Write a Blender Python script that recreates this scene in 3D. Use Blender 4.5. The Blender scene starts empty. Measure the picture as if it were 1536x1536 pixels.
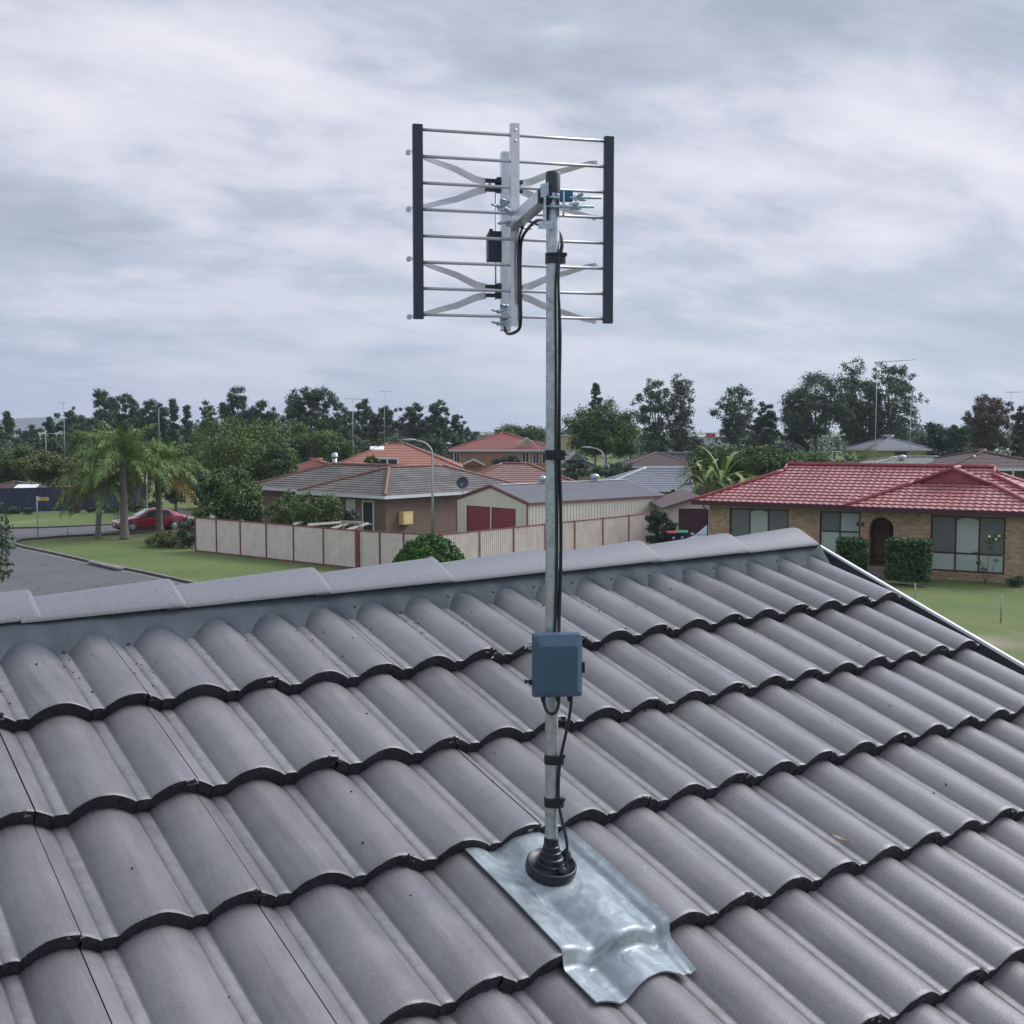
import bpy, bmesh, math, random
import numpy as np
from mathutils import Vector, Matrix
rnd = random.Random(7)
PI = math.pi
# ---------------------------------------------------------------- camera
FPX, PITCH, CZ = 1717.72, 0.0718, 6.5          # focal length in pixels of a 1536 px frame, tilt, eye height
sc = bpy.context.scene
cd = bpy.data.cameras.new("camera"); cam = bpy.data.objects.new("camera", cd)
sc.collection.objects.link(cam); sc.camera = cam
cam.location = (0, 0, CZ); cam.rotation_euler = (PI/2 - PITCH, 0, 0)
cd.sensor_width = 36; cd.lens = 36*FPX/1536; cd.clip_start = .05; cd.clip_end = 9000
# ---------------------------------------------------------------- world and sun
SUN_EL, SUN_AZ = math.radians(40), math.radians(66)     # azimuth clockwise from +Y
w = bpy.data.worlds.new("World"); sc.world = w; w.use_nodes = True
nt = w.node_tree; nt.nodes.clear()
def wn(t, **k):
    n = nt.nodes.new(t)
    for a, b in k.items(): setattr(n, a, b)
    return n
def wm(op, a, b=None, c=None):
    n = wn('ShaderNodeMath', operation=op)
    for i, v in enumerate((a, b, c)):
        if v is None: continue
        if isinstance(v, (int, float)): n.inputs[i].default_value = v
        else: nt.links.new(v, n.inputs[i])
    return n.outputs[0]
out = wn('ShaderNodeOutputWorld')
sky = wn('ShaderNodeTexSky', sky_type='NISHITA'); sky.sun_disc = False
sky.sun_elevation = SUN_EL; sky.sun_rotation = SUN_AZ
bgs = wn('ShaderNodeBackground'); bgs.inputs[1].default_value = .08
nt.links.new(sky.outputs[0], bgs.inputs[0])
tc = wn('ShaderNodeTexCoord'); sep = wn('ShaderNodeSeparateXYZ'); nt.links.new(tc.outputs['Generated'], sep.inputs[0])
zc = wm('MAXIMUM', sep.outputs[2], 0.0); den = wm('ADD', zc, .27)
cx = wm('DIVIDE', sep.outputs[0], den); cy = wm('DIVIDE', sep.outputs[1], den)
# slow diagonal drift of the cloud streets
u1 = wm('ADD', wm('MULTIPLY', cx, .55), wm('MULTIPLY', cy, .18)); v1 = wm('ADD', wm('MULTIPLY', cy, .85), wm('MULTIPLY', cx, -.32))
cmb = wn('ShaderNodeCombineXYZ'); nt.links.new(u1, cmb.inputs[0]); nt.links.new(v1, cmb.inputs[1]); cmb.inputs[2].default_value = 5.3
def wnoise(scale, det, rough, dist, vec=None):
    n = wn('ShaderNodeTexNoise'); n.inputs['Scale'].default_value = scale; n.inputs['Detail'].default_value = det
    n.inputs['Roughness'].default_value = rough; n.inputs['Distortion'].default_value = dist
    nt.links.new(vec or cmb.outputs[0], n.inputs['Vector']); return n.outputs[0]
n1 = wnoise(2.0, 8, .55, .22); n2 = wnoise(6.5, 8, .62, .25)
cl = wm('ADD', wm('MULTIPLY', n1, .66), wm('MULTIPLY', n2, .34))
ramp = wn('ShaderNodeValToRGB'); nt.links.new(cl, ramp.inputs[0])
e = ramp.color_ramp.elements
e[0].position = .38; e[0].color = (.305, .345, .425, 1)
e[1].position = .66; e[1].color = (.67, .66, .725, 1)
m = ramp.color_ramp.elements.new(.47); m.color = (.40, .44, .525, 1)
m = ramp.color_ramp.elements.new(.54); m.color = (.54, .55, .625, 1)
# colour near the horizon: paler to the right, bluer to the left
hz = wn('ShaderNodeMapRange'); nt.links.new(sep.outputs[2], hz.inputs[0])
hz.inputs[1].default_value = .0; hz.inputs[2].default_value = .16; hz.inputs[3].default_value = 1; hz.inputs[4].default_value = 0
hr = wn('ShaderNodeMapRange'); nt.links.new(sep.outputs[0], hr.inputs[0])
hr.inputs[1].default_value = -.3; hr.inputs[2].default_value = .3
hc = wn('ShaderNodeMixRGB'); nt.links.new(hr.outputs[0], hc.inputs[0])
hc.inputs[1].default_value = (.27, .345, .50, 1); hc.inputs[2].default_value = (.43, .515, .61, 1)
mixh = wn('ShaderNodeMixRGB'); nt.links.new(wm('MULTIPLY', hz.outputs[0], .6), mixh.inputs[0])
nt.links.new(ramp.outputs[0], mixh.inputs[1]); nt.links.new(hc.outputs[0], mixh.inputs[2])
# an overcast sky is brightest overhead
zr = wn('ShaderNodeMapRange', interpolation_type='SMOOTHSTEP'); nt.links.new(sep.outputs[2], zr.inputs[0])
zr.inputs[1].default_value = .38; zr.inputs[2].default_value = .9; zr.inputs[3].default_value = 1.0; zr.inputs[4].default_value = 1.15
# the cloud is thinner and brighter around the hidden sun, well to the right of the frame
sdn = wn('ShaderNodeVectorMath', operation='DOT_PRODUCT'); nt.links.new(tc.outputs['Generated'], sdn.inputs[0])
sdn.inputs[1].default_value = (math.sin(SUN_AZ)*math.cos(SUN_EL), math.cos(SUN_AZ)*math.cos(SUN_EL), math.sin(SUN_EL))
gl_ = wn('ShaderNodeMapRange', interpolation_type='SMOOTHSTEP'); nt.links.new(sdn.outputs['Value'], gl_.inputs[0])
gl_.inputs[1].default_value = .70; gl_.inputs[2].default_value = 1.0; gl_.inputs[3].default_value = 0; gl_.inputs[4].default_value = 3.2
zsum = wm('ADD', zr.outputs[0], gl_.outputs[0])
bgc = wn('ShaderNodeBackground'); nt.links.new(mixh.outputs[0], bgc.inputs[0]); nt.links.new(zsum, bgc.inputs[1])
mx = wn('ShaderNodeMixShader'); mx.inputs[0].default_value = .93
nt.links.new(bgs.outputs[0], mx.inputs[1]); nt.links.new(bgc.outputs[0], mx.inputs[2]); nt.links.new(mx.outputs[0], out.inputs[0])
sl = bpy.data.lights.new("sun", 'SUN'); sl.energy = 1.5; sl.angle = math.radians(22); sl.color = (1, .97, .93)
so = bpy.data.objects.new("sun", sl); sc.collection.objects.link(so)
sd = Vector((math.sin(SUN_AZ)*math.cos(SUN_EL), math.cos(SUN_AZ)*math.cos(SUN_EL), math.sin(SUN_EL)))
so.rotation_euler = sd.to_track_quat('Z', 'Y').to_euler(); so.location = (0, 0, 60)
sc.view_settings.view_transform = 'Standard'; sc.view_settings.look = 'None'
sc.view_settings.exposure = .42; sc.view_settings.gamma = 1
sc.render.engine = 'CYCLES'; sc.cycles.max_bounces = 6; sc.cycles.transparent_max_bounces = 8
# ---------------------------------------------------------------- geometry helpers
def V(*a): return np.array(a, float)
def ray(px, py):
    X = (px-768)/FPX; D = (py-768)/FPX
    return V(X, math.cos(PITCH) - D*math.sin(PITCH), -math.sin(PITCH) - D*math.cos(PITCH))
EYE = V(0, 0, CZ)
def atY(px, py, Y): d = ray(px, py); return EYE + d*(Y/d[1])
def gz(px, py, z=0.): d = ray(px, py); return EYE + d*((z-CZ)/d[2])
def proj(P):
    d = P-EYE; fw = d[1]*math.cos(PITCH) - d[2]*math.sin(PITCH); dn = -d[2]*math.cos(PITCH) - d[1]*math.sin(PITCH)
    return 768+FPX*d[0]/fw, 768+FPX*dn/fw
COL = sc.collection
class MB:
    """collects faces; build() links them as one mesh object"""
    def __init__(s): s.v = []; s.f = []; s.m = []; s.sm = []; s.at = {}
    def add(s, vs, fs, m=0, smooth=False):
        o = len(s.v); s.v += [tuple(map(float, p)) for p in vs]
        for f in fs: s.f.append([o+i for i in f]); s.m.append(m); s.sm.append(smooth)
        return o
    def box(s, lo, hi, m=0, M=None):
        x0, y0, z0 = lo; x1, y1, z1 = hi
        vs = [(x0,y0,z0),(x1,y0,z0),(x1,y1,z0),(x0,y1,z0),(x0,y0,z1),(x1,y0,z1),(x1,y1,z1),(x0,y1,z1)]
        if M is not None: vs = [tuple(M @ Vector(p)) for p in vs]
        s.add(vs, [(0,3,2,1),(4,5,6,7),(0,1,5,4),(1,2,6,5),(2,3,7,6),(3,0,4,7)], m); return s
    def obox(s, c, ax, m=0):
        """box with centre c and three half-axis vectors"""
        c = V(*c); a, b, d = [V(*k) for k in ax]; vs = []
        for k in (-1, 1):
            for i, j in ((-1,-1),(1,-1),(1,1),(-1,1)): vs.append(c+a*i+b*j+d*k)
        s.add(vs, [(0,3,2,1),(4,5,6,7),(0,1,5,4),(1,2,6,5),(2,3,7,6),(3,0,4,7)], m); return s
    def quad(s, a, b, c, d, m=0): s.add([a,b,c,d], [(0,1,2,3)], m); return s
    def tube(s, pts, r, n=8, m=0, caps=True, up=None):
        pts = [V(*p) for p in pts]; k = len(pts)
        rr = r if isinstance(r, (list, tuple)) else [r]*k
        vs = []; prev = None
        for i, p in enumerate(pts):
            t = pts[min(i+1, k-1)] - pts[max(i-1, 0)]; t = t/(np.linalg.norm(t)+1e-12)
            if prev is None:
                h = V(0,0,1) if abs(t[2]) < .9 else V(1,0,0)
                a = np.cross(t, h)
            else: a = prev - t*(prev@t)
            a = a/np.linalg.norm(a); b = np.cross(t, a); prev = a
            for j in range(n):
                q = 2*PI*j/n; vs.append(p + rr[i]*(math.cos(q)*a + math.sin(q)*b))
        fs = [(i*n+j, i*n+(j+1)%n, (i+1)*n+(j+1)%n, (i+1)*n+j) for i in range(k-1) for j in range(n)]
        o = s.add(vs, fs, m, True)
        if caps:
            s.f.append([o+j for j in range(n)][::-1]); s.m.append(m); s.sm.append(False)
            s.f.append([o+(k-1)*n+j for j in range(n)]); s.m.append(m); s.sm.append(False)
        return s
    def lathe(s, prof, c=(0,0,0), axis=(0,0,1), n=20, m=0):
        ax = V(*axis); ax = ax/np.linalg.norm(ax); h = V(1,0,0) if abs(ax[0]) < .8 else V(0,1,0)
        a = np.cross(ax, h); a /= np.linalg.norm(a); b = np.cross(ax, a); c = V(*c); vs = []
        for r, z in prof:
            for j in range(n): q = 2*PI*j/n; vs.append(c + ax*z + r*(math.cos(q)*a + math.sin(q)*b))
        k = len(prof)
        s.add(vs, [(i*n+j, i*n+(j+1)%n, (i+1)*n+(j+1)%n, (i+1)*n+j) for i in range(k-1) for j in range(n)], m, True)
        return s
    def grid(s, P, m=0, smooth=True, flip=False):
        """P: rows x cols of points"""
        R, C = len(P), len(P[0]); vs = [p for row in P for p in row]; fs = []
        for i in range(R-1):
            for j in range(C-1):
                f = (i*C+j, i*C+j+1, (i+1)*C+j+1, (i+1)*C+j); fs.append(f[::-1] if flip else f)
        return s.add(vs, fs, m, smooth)
    def prism(s, poly, ext, m=0):
        """closed polygon (3D points) pushed along ext"""
        e = V(*ext); n = len(poly); a = [V(*p) for p in poly]; vs = a + [p+e for p in a]
        s.add(vs, [tuple(range(n))[::-1], tuple(range(n, 2*n))] + [(i, (i+1)%n, n+(i+1)%n, n+i) for i in range(n)], m); return s
    def build(s, name, mats, parent=None, loc=None, attr=None, bevel=0):
        me = bpy.data.meshes.new(name)
        vs = s.v if loc is None else [(a-loc[0], b-loc[1], c-loc[2]) for a, b, c in s.v]
        me.from_pydata(vs, [], s.f)
        for k in (mats if isinstance(mats, (list, tuple)) else [mats]): me.materials.append(k)
        me.polygons.foreach_set('material_index', s.m); me.polygons.foreach_set('use_smooth', s.sm)
        for nme, vals in (attr or {}).items():
            a = me.attributes.new(nme, 'FLOAT', 'POINT'); a.data.foreach_set('value', vals)
        me.update(); o = bpy.data.objects.new(name, me); COL.objects.link(o)
        if parent is not None: o.parent = parent
        if bevel:
            b = o.modifiers.new('bevel', 'BEVEL'); b.width = bevel; b.segments = 2; b.limit_method = 'ANGLE'
        return o
def tag(o, label=None, cat=None, group=None, kind=None):
    for k, v in (('label', label), ('category', cat), ('group', group), ('kind', kind)):
        if v: o[k] = v
    return o
def empty(name, loc=(0,0,0), rz=0, label=None, cat=None, group=None):
    o = bpy.data.objects.new(name, None); COL.objects.link(o); o.location = tuple(map(float, loc)); o.rotation_euler = (0,0,rz)
    o.empty_display_size = .3
    return tag(o, label, cat, group)
# ---------------------------------------------------------------- materials
def mat(name, col, rough=.7, metal=0, spec=.5, noise=None, bump=None, col2=None, build=None, trans=0):
    """noise=(scale, amount) mottles the colour; bump=(scale, strength, distance)"""
    M = bpy.data.materials.new(name); M.use_nodes = True; t = M.node_tree; b = t.nodes['Principled BSDF']
    b.inputs['Base Color'].default_value = (*col, 1); b.inputs['Roughness'].default_value = rough
    b.inputs['Metallic'].default_value = metal; b.inputs['Specular IOR Level'].default_value = spec
    tcn = t.nodes.new('ShaderNodeTexCoord')
    if noise:
        n = t.nodes.new('ShaderNodeTexNoise'); n.inputs['Scale'].default_value = noise[0]; n.inputs['Detail'].default_value = 6
        n.inputs['Roughness'].default_value = .6
        t.links.new(tcn.outputs['Object'], n.inputs['Vector'])
        r = t.nodes.new('ShaderNodeMapRange'); r.inputs[1].default_value = .3; r.inputs[2].default_value = .7
        t.links.new(n.outputs[0], r.inputs[0])
        x = t.nodes.new('ShaderNodeMixRGB'); t.links.new(r.outputs[0], x.inputs[0])
        c2 = col2 or tuple(c*(1+noise[1]) for c in col); c1 = col if col2 else tuple(c*(1-noise[1]) for c in col)
        x.inputs[1].default_value = (*c1, 1); x.inputs[2].default_value = (*c2, 1)
        t.links.new(x.outputs[0], b.inputs['Base Color'])
    if bump:
        n = t.nodes.new('ShaderNodeTexNoise'); n.inputs['Scale'].default_value = bump[0]; n.inputs['Detail'].default_value = 4
        t.links.new(tcn.outputs['Object'], n.inputs['Vector'])
        k = t.nodes.new('ShaderNodeBump'); k.inputs['Strength'].default_value = bump[1]; k.inputs['Distance'].default_value = bump[2]
        t.links.new(n.outputs[0], k.inputs['Height']); t.links.new(k.outputs[0], b.inputs['Normal'])
    return M
class NT:
    """tiny wrapper for hand made node materials"""
    def __init__(s, name, rough=.7):
        s.M = bpy.data.materials.new(name); s.M.use_nodes = True; s.t = s.M.node_tree; s.b = s.t.nodes['Principled BSDF']
        s.b.inputs['Roughness'].default_value = rough; s.co = s.t.nodes.new('ShaderNodeTexCoord').outputs['Object']
    def n(s, t, **k):
        x = s.t.nodes.new(t)
        for a, b in k.items(): setattr(x, a, b)
        return x
    def l(s, a, b): s.t.links.new(a, b)
    def noise(s, sc_, det=5, rough=.55, vec=None, dist=0):
        x = s.n('ShaderNodeTexNoise'); x.inputs['Scale'].default_value = sc_; x.inputs['Detail'].default_value = det
        x.inputs['Roughness'].default_value = rough; x.inputs['Distortion'].default_value = dist; s.l(vec or s.co, x.inputs['Vector']); return x.outputs[0]
    def rng(s, v, a, b, c=0., d=1.):
        x = s.n('ShaderNodeMapRange'); s.l(v, x.inputs[0])
        for i, q in enumerate((a, b, c, d)): x.inputs[i+1].default_value = q
        return x.outputs[0]
    def mix(s, f, a, b, mode='MIX'):
        x = s.n('ShaderNodeMixRGB', blend_type=mode)
        for i, q in enumerate((f, a, b)):
            if isinstance(q, (int, float)): x.inputs[i].default_value = q
            elif isinstance(q, tuple): x.inputs[i].default_value = (*q, 1)
            else: s.l(q, x.inputs[i])
        return x.outputs[0]
    def math(s, op, a, b=None):
        x = s.n('ShaderNodeMath', operation=op)
        for i, q in enumerate((a, b)):
            if q is None: continue
            if isinstance(q, (int, float)): x.inputs[i].default_value = q
            else: s.l(q, x.inputs[i])
        return x.outputs[0]
    def attr(s, name): return s.n('ShaderNodeAttribute', attribute_name=name).outputs['Fac']
    def bump(s, h, st, dist):
        x = s.n('ShaderNodeBump'); x.inputs['Strength'].default_value = st; x.inputs['Distance'].default_value = dist
        s.l(h, x.inputs['Height']); s.l(x.outputs[0], s.b.inputs['Normal'])
    def base(s, c): s.l(c, s.b.inputs['Base Color'])
MT = {}
# painted concrete tile
t = NT('painted_roof_tile', .42)
pa = t.attr('paint'); du = t.attr('dirt')
mot = t.rng(t.noise(9, 6, .6), .3, .7)
c = t.mix(mot, (.127,.120,.125), (.186,.177,.183))
grain = t.rng(t.noise(230, 3, .75), .35, .7)
c = t.mix(t.math('MULTIPLY', grain, .35), c, (.28,.277,.297))
dn = t.rng(t.noise(38, 7, .7), .42, .62)
c = t.mix(t.math('MULTIPLY', t.math('MULTIPLY', du, dn), .55), c, (.27,.265,.262))
dn2 = t.rng(t.noise(14, 5, .6), .56, .72)
c = t.mix(t.math('MULTIPLY', t.math('MULTIPLY', du, dn2), .5), c, (.12,.12,.10))
sp = t.rng(t.noise(45, 4, .6), .735, .77)
c = t.mix(sp, c, (.5,.5,.5))
c = t.mix(pa, c, (.052,.070,.086))
t.base(c); cbn = t.n('ShaderNodeCombineXYZ'); t.l(t.attr('ti'), cbn.inputs[0]); t.l(t.math('MULTIPLY', t.attr('tj'), .16), cbn.inputs[1])
stk = t.rng(t.noise(5.5, 5, .65, vec=cbn.outputs[0]), .50, .68); 
cb2 = t.n('ShaderNodeCombineXYZ'); t.l(t.math('FLOOR', t.math('MULTIPLY', t.math('SUBTRACT', t.attr('ti'), 1.6), .5)), cb2.inputs[0]); t.l(t.math('FLOOR', t.math('SUBTRACT', t.attr('tj'), .001)), cb2.inputs[1])
wnz = t.n('ShaderNodeTexWhiteNoise', noise_dimensions='2D'); t.l(cb2.outputs[0], wnz.inputs['Vector']); t.l(c, t.b.inputs['Base Color'])
c = t.mix(t.math('MULTIPLY', stk, .42), c, (.085,.082,.088)); stl = t.rng(t.noise(9, 4, .6, vec=cbn.outputs[0]), .60, .74); c = t.mix(t.math('MULTIPLY', stl, .36), c, (.30,.295,.30))
hsv = t.n('ShaderNodeHueSaturation'); t.l(c, hsv.inputs['Color']); t.l(t.rng(wnz.outputs[0], 0, 1, .90, 1.09), hsv.inputs['Value']); t.base(hsv.outputs[0])
t.bump(t.noise(300, 3, .65), .45, .0022)
t.l(t.rng(t.noise(25, 4, .6), .3, .7, .30, .44), t.b.inputs['Roughness']); t.b.inputs['Specular IOR Level'].default_value = .7
MT['tile'] = t.M
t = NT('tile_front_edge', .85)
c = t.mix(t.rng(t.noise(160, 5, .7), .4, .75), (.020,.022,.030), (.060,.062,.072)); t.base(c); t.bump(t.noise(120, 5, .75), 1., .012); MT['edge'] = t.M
t = NT('ridge_cap_paint', .55)
c = t.mix(t.rng(t.noise(150, 4, .75), .30, .70), (.150,.154,.172), (.218,.223,.247)); c = t.mix(t.rng(t.noise(40, 3, .6), .70, .76), c, (.10,.11,.13))
t.base(c); t.bump(t.noise(240, 3, .7), .5, .003); MT['cap'] = t.M
t = NT('flexible_pointing', .75); t.b.inputs['Specular IOR Level'].default_value = .25
c = t.mix(t.rng(t.noise(12, 4, .6), .3, .7), (.050,.064,.077), (.070,.086,.100)); t.base(c); t.bump(t.noise(120, 3, .5), .25, .003); MT['pointing'] = t.M
MT['dark_metal'] = mat('dark_gutter_paint', (.022,.024,.032), .6)
MT['white'] = mat('white_paint', (.78,.80,.80), .5)
t = NT('galvanised_steel', .34); t.b.inputs['Metallic'].default_value = .85
vo = t.n('ShaderNodeTexVoronoi'); vo.inputs['Scale'].default_value = 130; t.l(t.co, vo.inputs['Vector'])
c = t.mix(t.rng(vo.outputs['Color'], .2, .8), (.40,.44,.47), (.52,.56,.59)); c = t.mix(t.rng(t.noise(35, 6, .65), .55, .7), c, (.30,.33,.36)); t.base(c)
t.l(t.rng(t.noise(60, 3), .3, .7, .28, .5), t.b.inputs['Roughness']); MT['galv'] = t.M
MT['alu'] = mat('aluminium', (.62,.64,.68), .32, .9, noise=(60, .12))
MT['alu_tube'] = mat('drawn_aluminium_rod', (.50,.50,.55), .38, .8)
MT['whisker'] = mat('clear_anodised_strip', (.62,.62,.66), .45, .35)
MT['zinc'] = mat('zinc_plated_steel', (.44,.54,.59), .3, .85, noise=(90, .3))
MT['navy'] = mat('dark_plastic', (.030,.040,.062), .45)
MT['rubber'] = mat('black_rubber', (.010,.013,.022), .38)
MT['cable'] = mat('cable_sheath', (.010,.012,.020), .36)
MT['box'] = mat('blue_grey_plastic', (.044,.095,.145), .42, bump=(900, .12, .0006))
t = NT('lead_flashing', .30); t.b.inputs['Metallic'].default_value = .35
c = t.mix(t.rng(t.noise(16, 3, .5, dist=1.6), .42, .62), (.26,.30,.32), (.37,.42,.44)); t.base(c)
t.l(t.rng(t.noise(18, 4, .6, dist=1), .35, .65, .27, .44), t.b.inputs['Roughness'])
t.bump(t.noise(26, 3, .5, dist=1.2), .30, .006); MT['flash'] = t.M
# ================================================================ OUR ROOF
AZ, PB, W, G = .608758, .361846, .15, .3247666       # ridge azimuth, pitch, roll spacing, tile gauge
T0 = V(-.983674, 2.298368, -.587329+CZ)
RU = V(math.cos(AZ), math.sin(AZ), 0); RH = V(math.sin(AZ), -math.cos(AZ), 0)
RV = math.cos(PB)*RH + V(0, 0, -math.sin(PB)); RN = V(math.sin(AZ)*math.sin(PB), -math.cos(AZ)*math.sin(PB), math.cos(PB))
_ti = [-2, 2, 5, 9, 13, 18, 21]; _tj = [-1.7, 0, 1, 2.4]
_tw = [[-.018, -.017, -.013, -.010, -.005, .003, .003], [-.002, .0, -.008, -.001, .006, .012, .012], [0, .003, -.009, -.001, .004, .006, .006], [0]*7]
def sag(i, J):
    """the rafters are not perfectly true: small dips and rises of the tile bed"""
    if J >= 2.4: return 0.
    J = max(J, -1.7); k = 0 if J < 0 else (1 if J < 1 else 2); f_ = (J-_tj[k])/(_tj[k+1]-_tj[k])
    i = min(max(i, -2), 21); q = 0
    while q < 5 and i > _ti[q+1]: q += 1
    g_ = (i-_ti[q])/(_ti[q+1]-_ti[q]); a = _tw[k][q]*(1-g_)+_tw[k][q+1]*g_; b = _tw[k+1][q]*(1-g_)+_tw[k+1][q+1]*g_
    return a*(1-f_)+b*f_
def RP(i, J, off=0.):
    off += sag(i, J); return T0 + RU*(i*W) + RV*(J*G) + RN*off
THK = .033
def prof(i):
    s = i - math.floor(i)
    if s < .82:
        if s < .40: return .0005 + .0285*math.sin(PI/2*s/.40)**.80
        return .0005 + .0285*math.cos(PI/2*(s-.40)/.42)**.92
    if s < .845: return .0005 + .0032*(s-.82)/.025
    if s < .965: return .0037 - .0010*(s-.845)/.12
    return .0027*(1-(s-.965)/.035)
def tile_off(i, J):
    c_ = math.floor(J-1e-6)+1; t_ = J-(c_-1); return prof(i) - THK*(1-t_)
APEX = -1.5
GND = RP(6, 4); GND[2] = 0
near = empty('tiled_house', GND, 0, 'house whose grey tiled roof fills the foreground under the antenna mast', 'house')
# ---- tiles: each a two-roll piece with its own small jitter and a thick front edge
tb = MB(); paint = []; dirt = []
SB = [0,.015,.035,.065,.11,.17,.25,.34,.43,.52,.60,.68,.74,.78,.803,.818,.832,.846,.90,.963,.985]
def put(tbm, rows, m, pa_, di_, smooth=True):
    tbm.grid(rows, m, smooth, True)
    paint.extend(pa_); dirt.extend(di_)
NC = 14
for c in range(0, NC):
    for k in range(-12, 9):
        i0 = 1.6+2*k; i1 = min(i0+2, 18.87)
        if i0 >= 18.8: continue
        if c > 8 and (i0 < -9): pass
        jz = rnd.uniform(-.0016, .0016); jt = rnd.uniform(-.006, .006); jr = rnd.uniform(-.0012, .0012)
        a, b = i0+.009, i1-(.009 if i1 < 18.8 else 0)
        xs = sorted({round(q+s, 4) for q in range(math.floor(a), math.ceil(b)+1) for s in SB if a < q+s < b} | {a, b})
        ts = [-.10, .12, .35, .6, .85, .97, .993] if c else [-.42, -.2, 0, .1, .2, .3, .45, .7, .9, .97, .993]
        def off(x, tt):
            e = prof(x) - THK*(1-tt) + jz + jr*(x-i0-1)
            if b-x < .16 and i1 < 18.8: e += .0012*(1-(b-x)/.16)
            return e
        fr = [c-1+.9999+jt/3+.0035*math.sin(x*13.1+c*2.3+k)*.35+rnd.uniform(-.003, .003) for x in xs]
        rows = [[RP(x, c-1+tt+jt/3*max(tt, 0), off(x, tt)) for x in xs] for tt in ts]
        rows.append([RP(x, fr[n], off(x, 1)-.0018) for n, x in enumerate(xs)])
        pav = []; div = []
        for tt in ts+[1.]:
            for x in xs:
                J = c-1+tt
                if c == 0:
                    lim = -.97 - .085*min(1, max(0, (x-1.5)/4)) + .03*math.sin(x*3.1) + .02*math.sin(x*7.7+1)
                    pav.append(max(0, min(1, 1-(J-lim)/.30))**1.5)
                else: pav.append(0.)
                s = x-math.floor(x); div.append(.15 if s < .80 else (1. if s > .83 else .6))
        put(tb, rows, 0, pav, div)
        # front face, four rows with a rough lower lip
        fro = []
        for q, dd in enumerate((.0018, .010, .021, THK-.0005)):
            fro.append([RP(x, fr[n]+(.0035 if q in (1, 2) else .001)*(1-q*.1)+rnd.uniform(-.008, .008)*(q > 0)-.004*q, off(x, 1)-dd+rnd.uniform(-.0022, .0016)*(q == 3)) for n, x in enumerate(xs)])
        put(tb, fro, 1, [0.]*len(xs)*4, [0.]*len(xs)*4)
        # right side wall of the tile and the lower interlock lip beside the joint
        sw = [[RP(b, c-1+tt, off(b, tt)) for tt in (-.05, .5, .995)], [RP(b, c-1+tt, off(b, tt)-.016) for tt in (-.05, .5, .995)]]
        put(tb, sw, 0, [0.]*6, [0.]*6, False)
        if i1 < 18.8:
            xl = [i0+2-.15+q*.05 for q in range(6)]
            lip = [[RP(x, c-1+tt, prof(x)-THK*(1-tt)-.0155+(rnd.uniform(-.002, .002) if tt > .9 else 0)) for x in xl] for tt in (-.05, .5, .985)]
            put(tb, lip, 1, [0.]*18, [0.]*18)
            # torn crumbs of bedding where the interlock shows at the front edge
            for q in range(0 if (c == 3 and 3.5 < i0+2 < 7) else 9):
                cx_ = i0+2+rnd.uniform(-.17, .05); p = RP(cx_, c-.002+rnd.uniform(-.004, .006), prof(cx_)-rnd.uniform(.001, .014)+jz)
                r_ = rnd.uniform(.0012, .0032); n0 = len(tb.v)
                tb.obox(p, (RU*r_*rnd.uniform(.8, 2.4), RV*r_, RN*r_*rnd.uniform(.5, 1)), rnd.choice((0, 1, 1)))
                paint.extend([0.]*8); dirt.extend([1.]*8)
# far side of the ridge: the same courses running down the other way
def RB(i, J, off=0.):
    p = RP(i, APEX, 0); return p + (-RH*math.cos(PB) + V(0,0,-math.sin(PB)))*((J)*G) + V(-RN[0], -RN[1], RN[2])*off
xs = [q*.25 for q in range(-88, 76)]
for c in range(0, 11):
    rows = [[RB(x, c+tt, prof(x)-THK*(1-tt)) for x in xs] for tt in (-.05, .5, 1)]
    put(tb, [r for r in rows[::-1]], 0, [0.]*len(xs)*3, [.2]*len(xs)*3)
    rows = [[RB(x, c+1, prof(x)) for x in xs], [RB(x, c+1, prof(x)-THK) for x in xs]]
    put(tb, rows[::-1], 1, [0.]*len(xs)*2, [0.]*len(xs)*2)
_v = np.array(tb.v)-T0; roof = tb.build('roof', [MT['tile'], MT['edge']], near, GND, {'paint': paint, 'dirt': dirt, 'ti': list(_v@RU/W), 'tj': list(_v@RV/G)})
roof['label'] = 'dark mauve grey double roll tiles'
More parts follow.
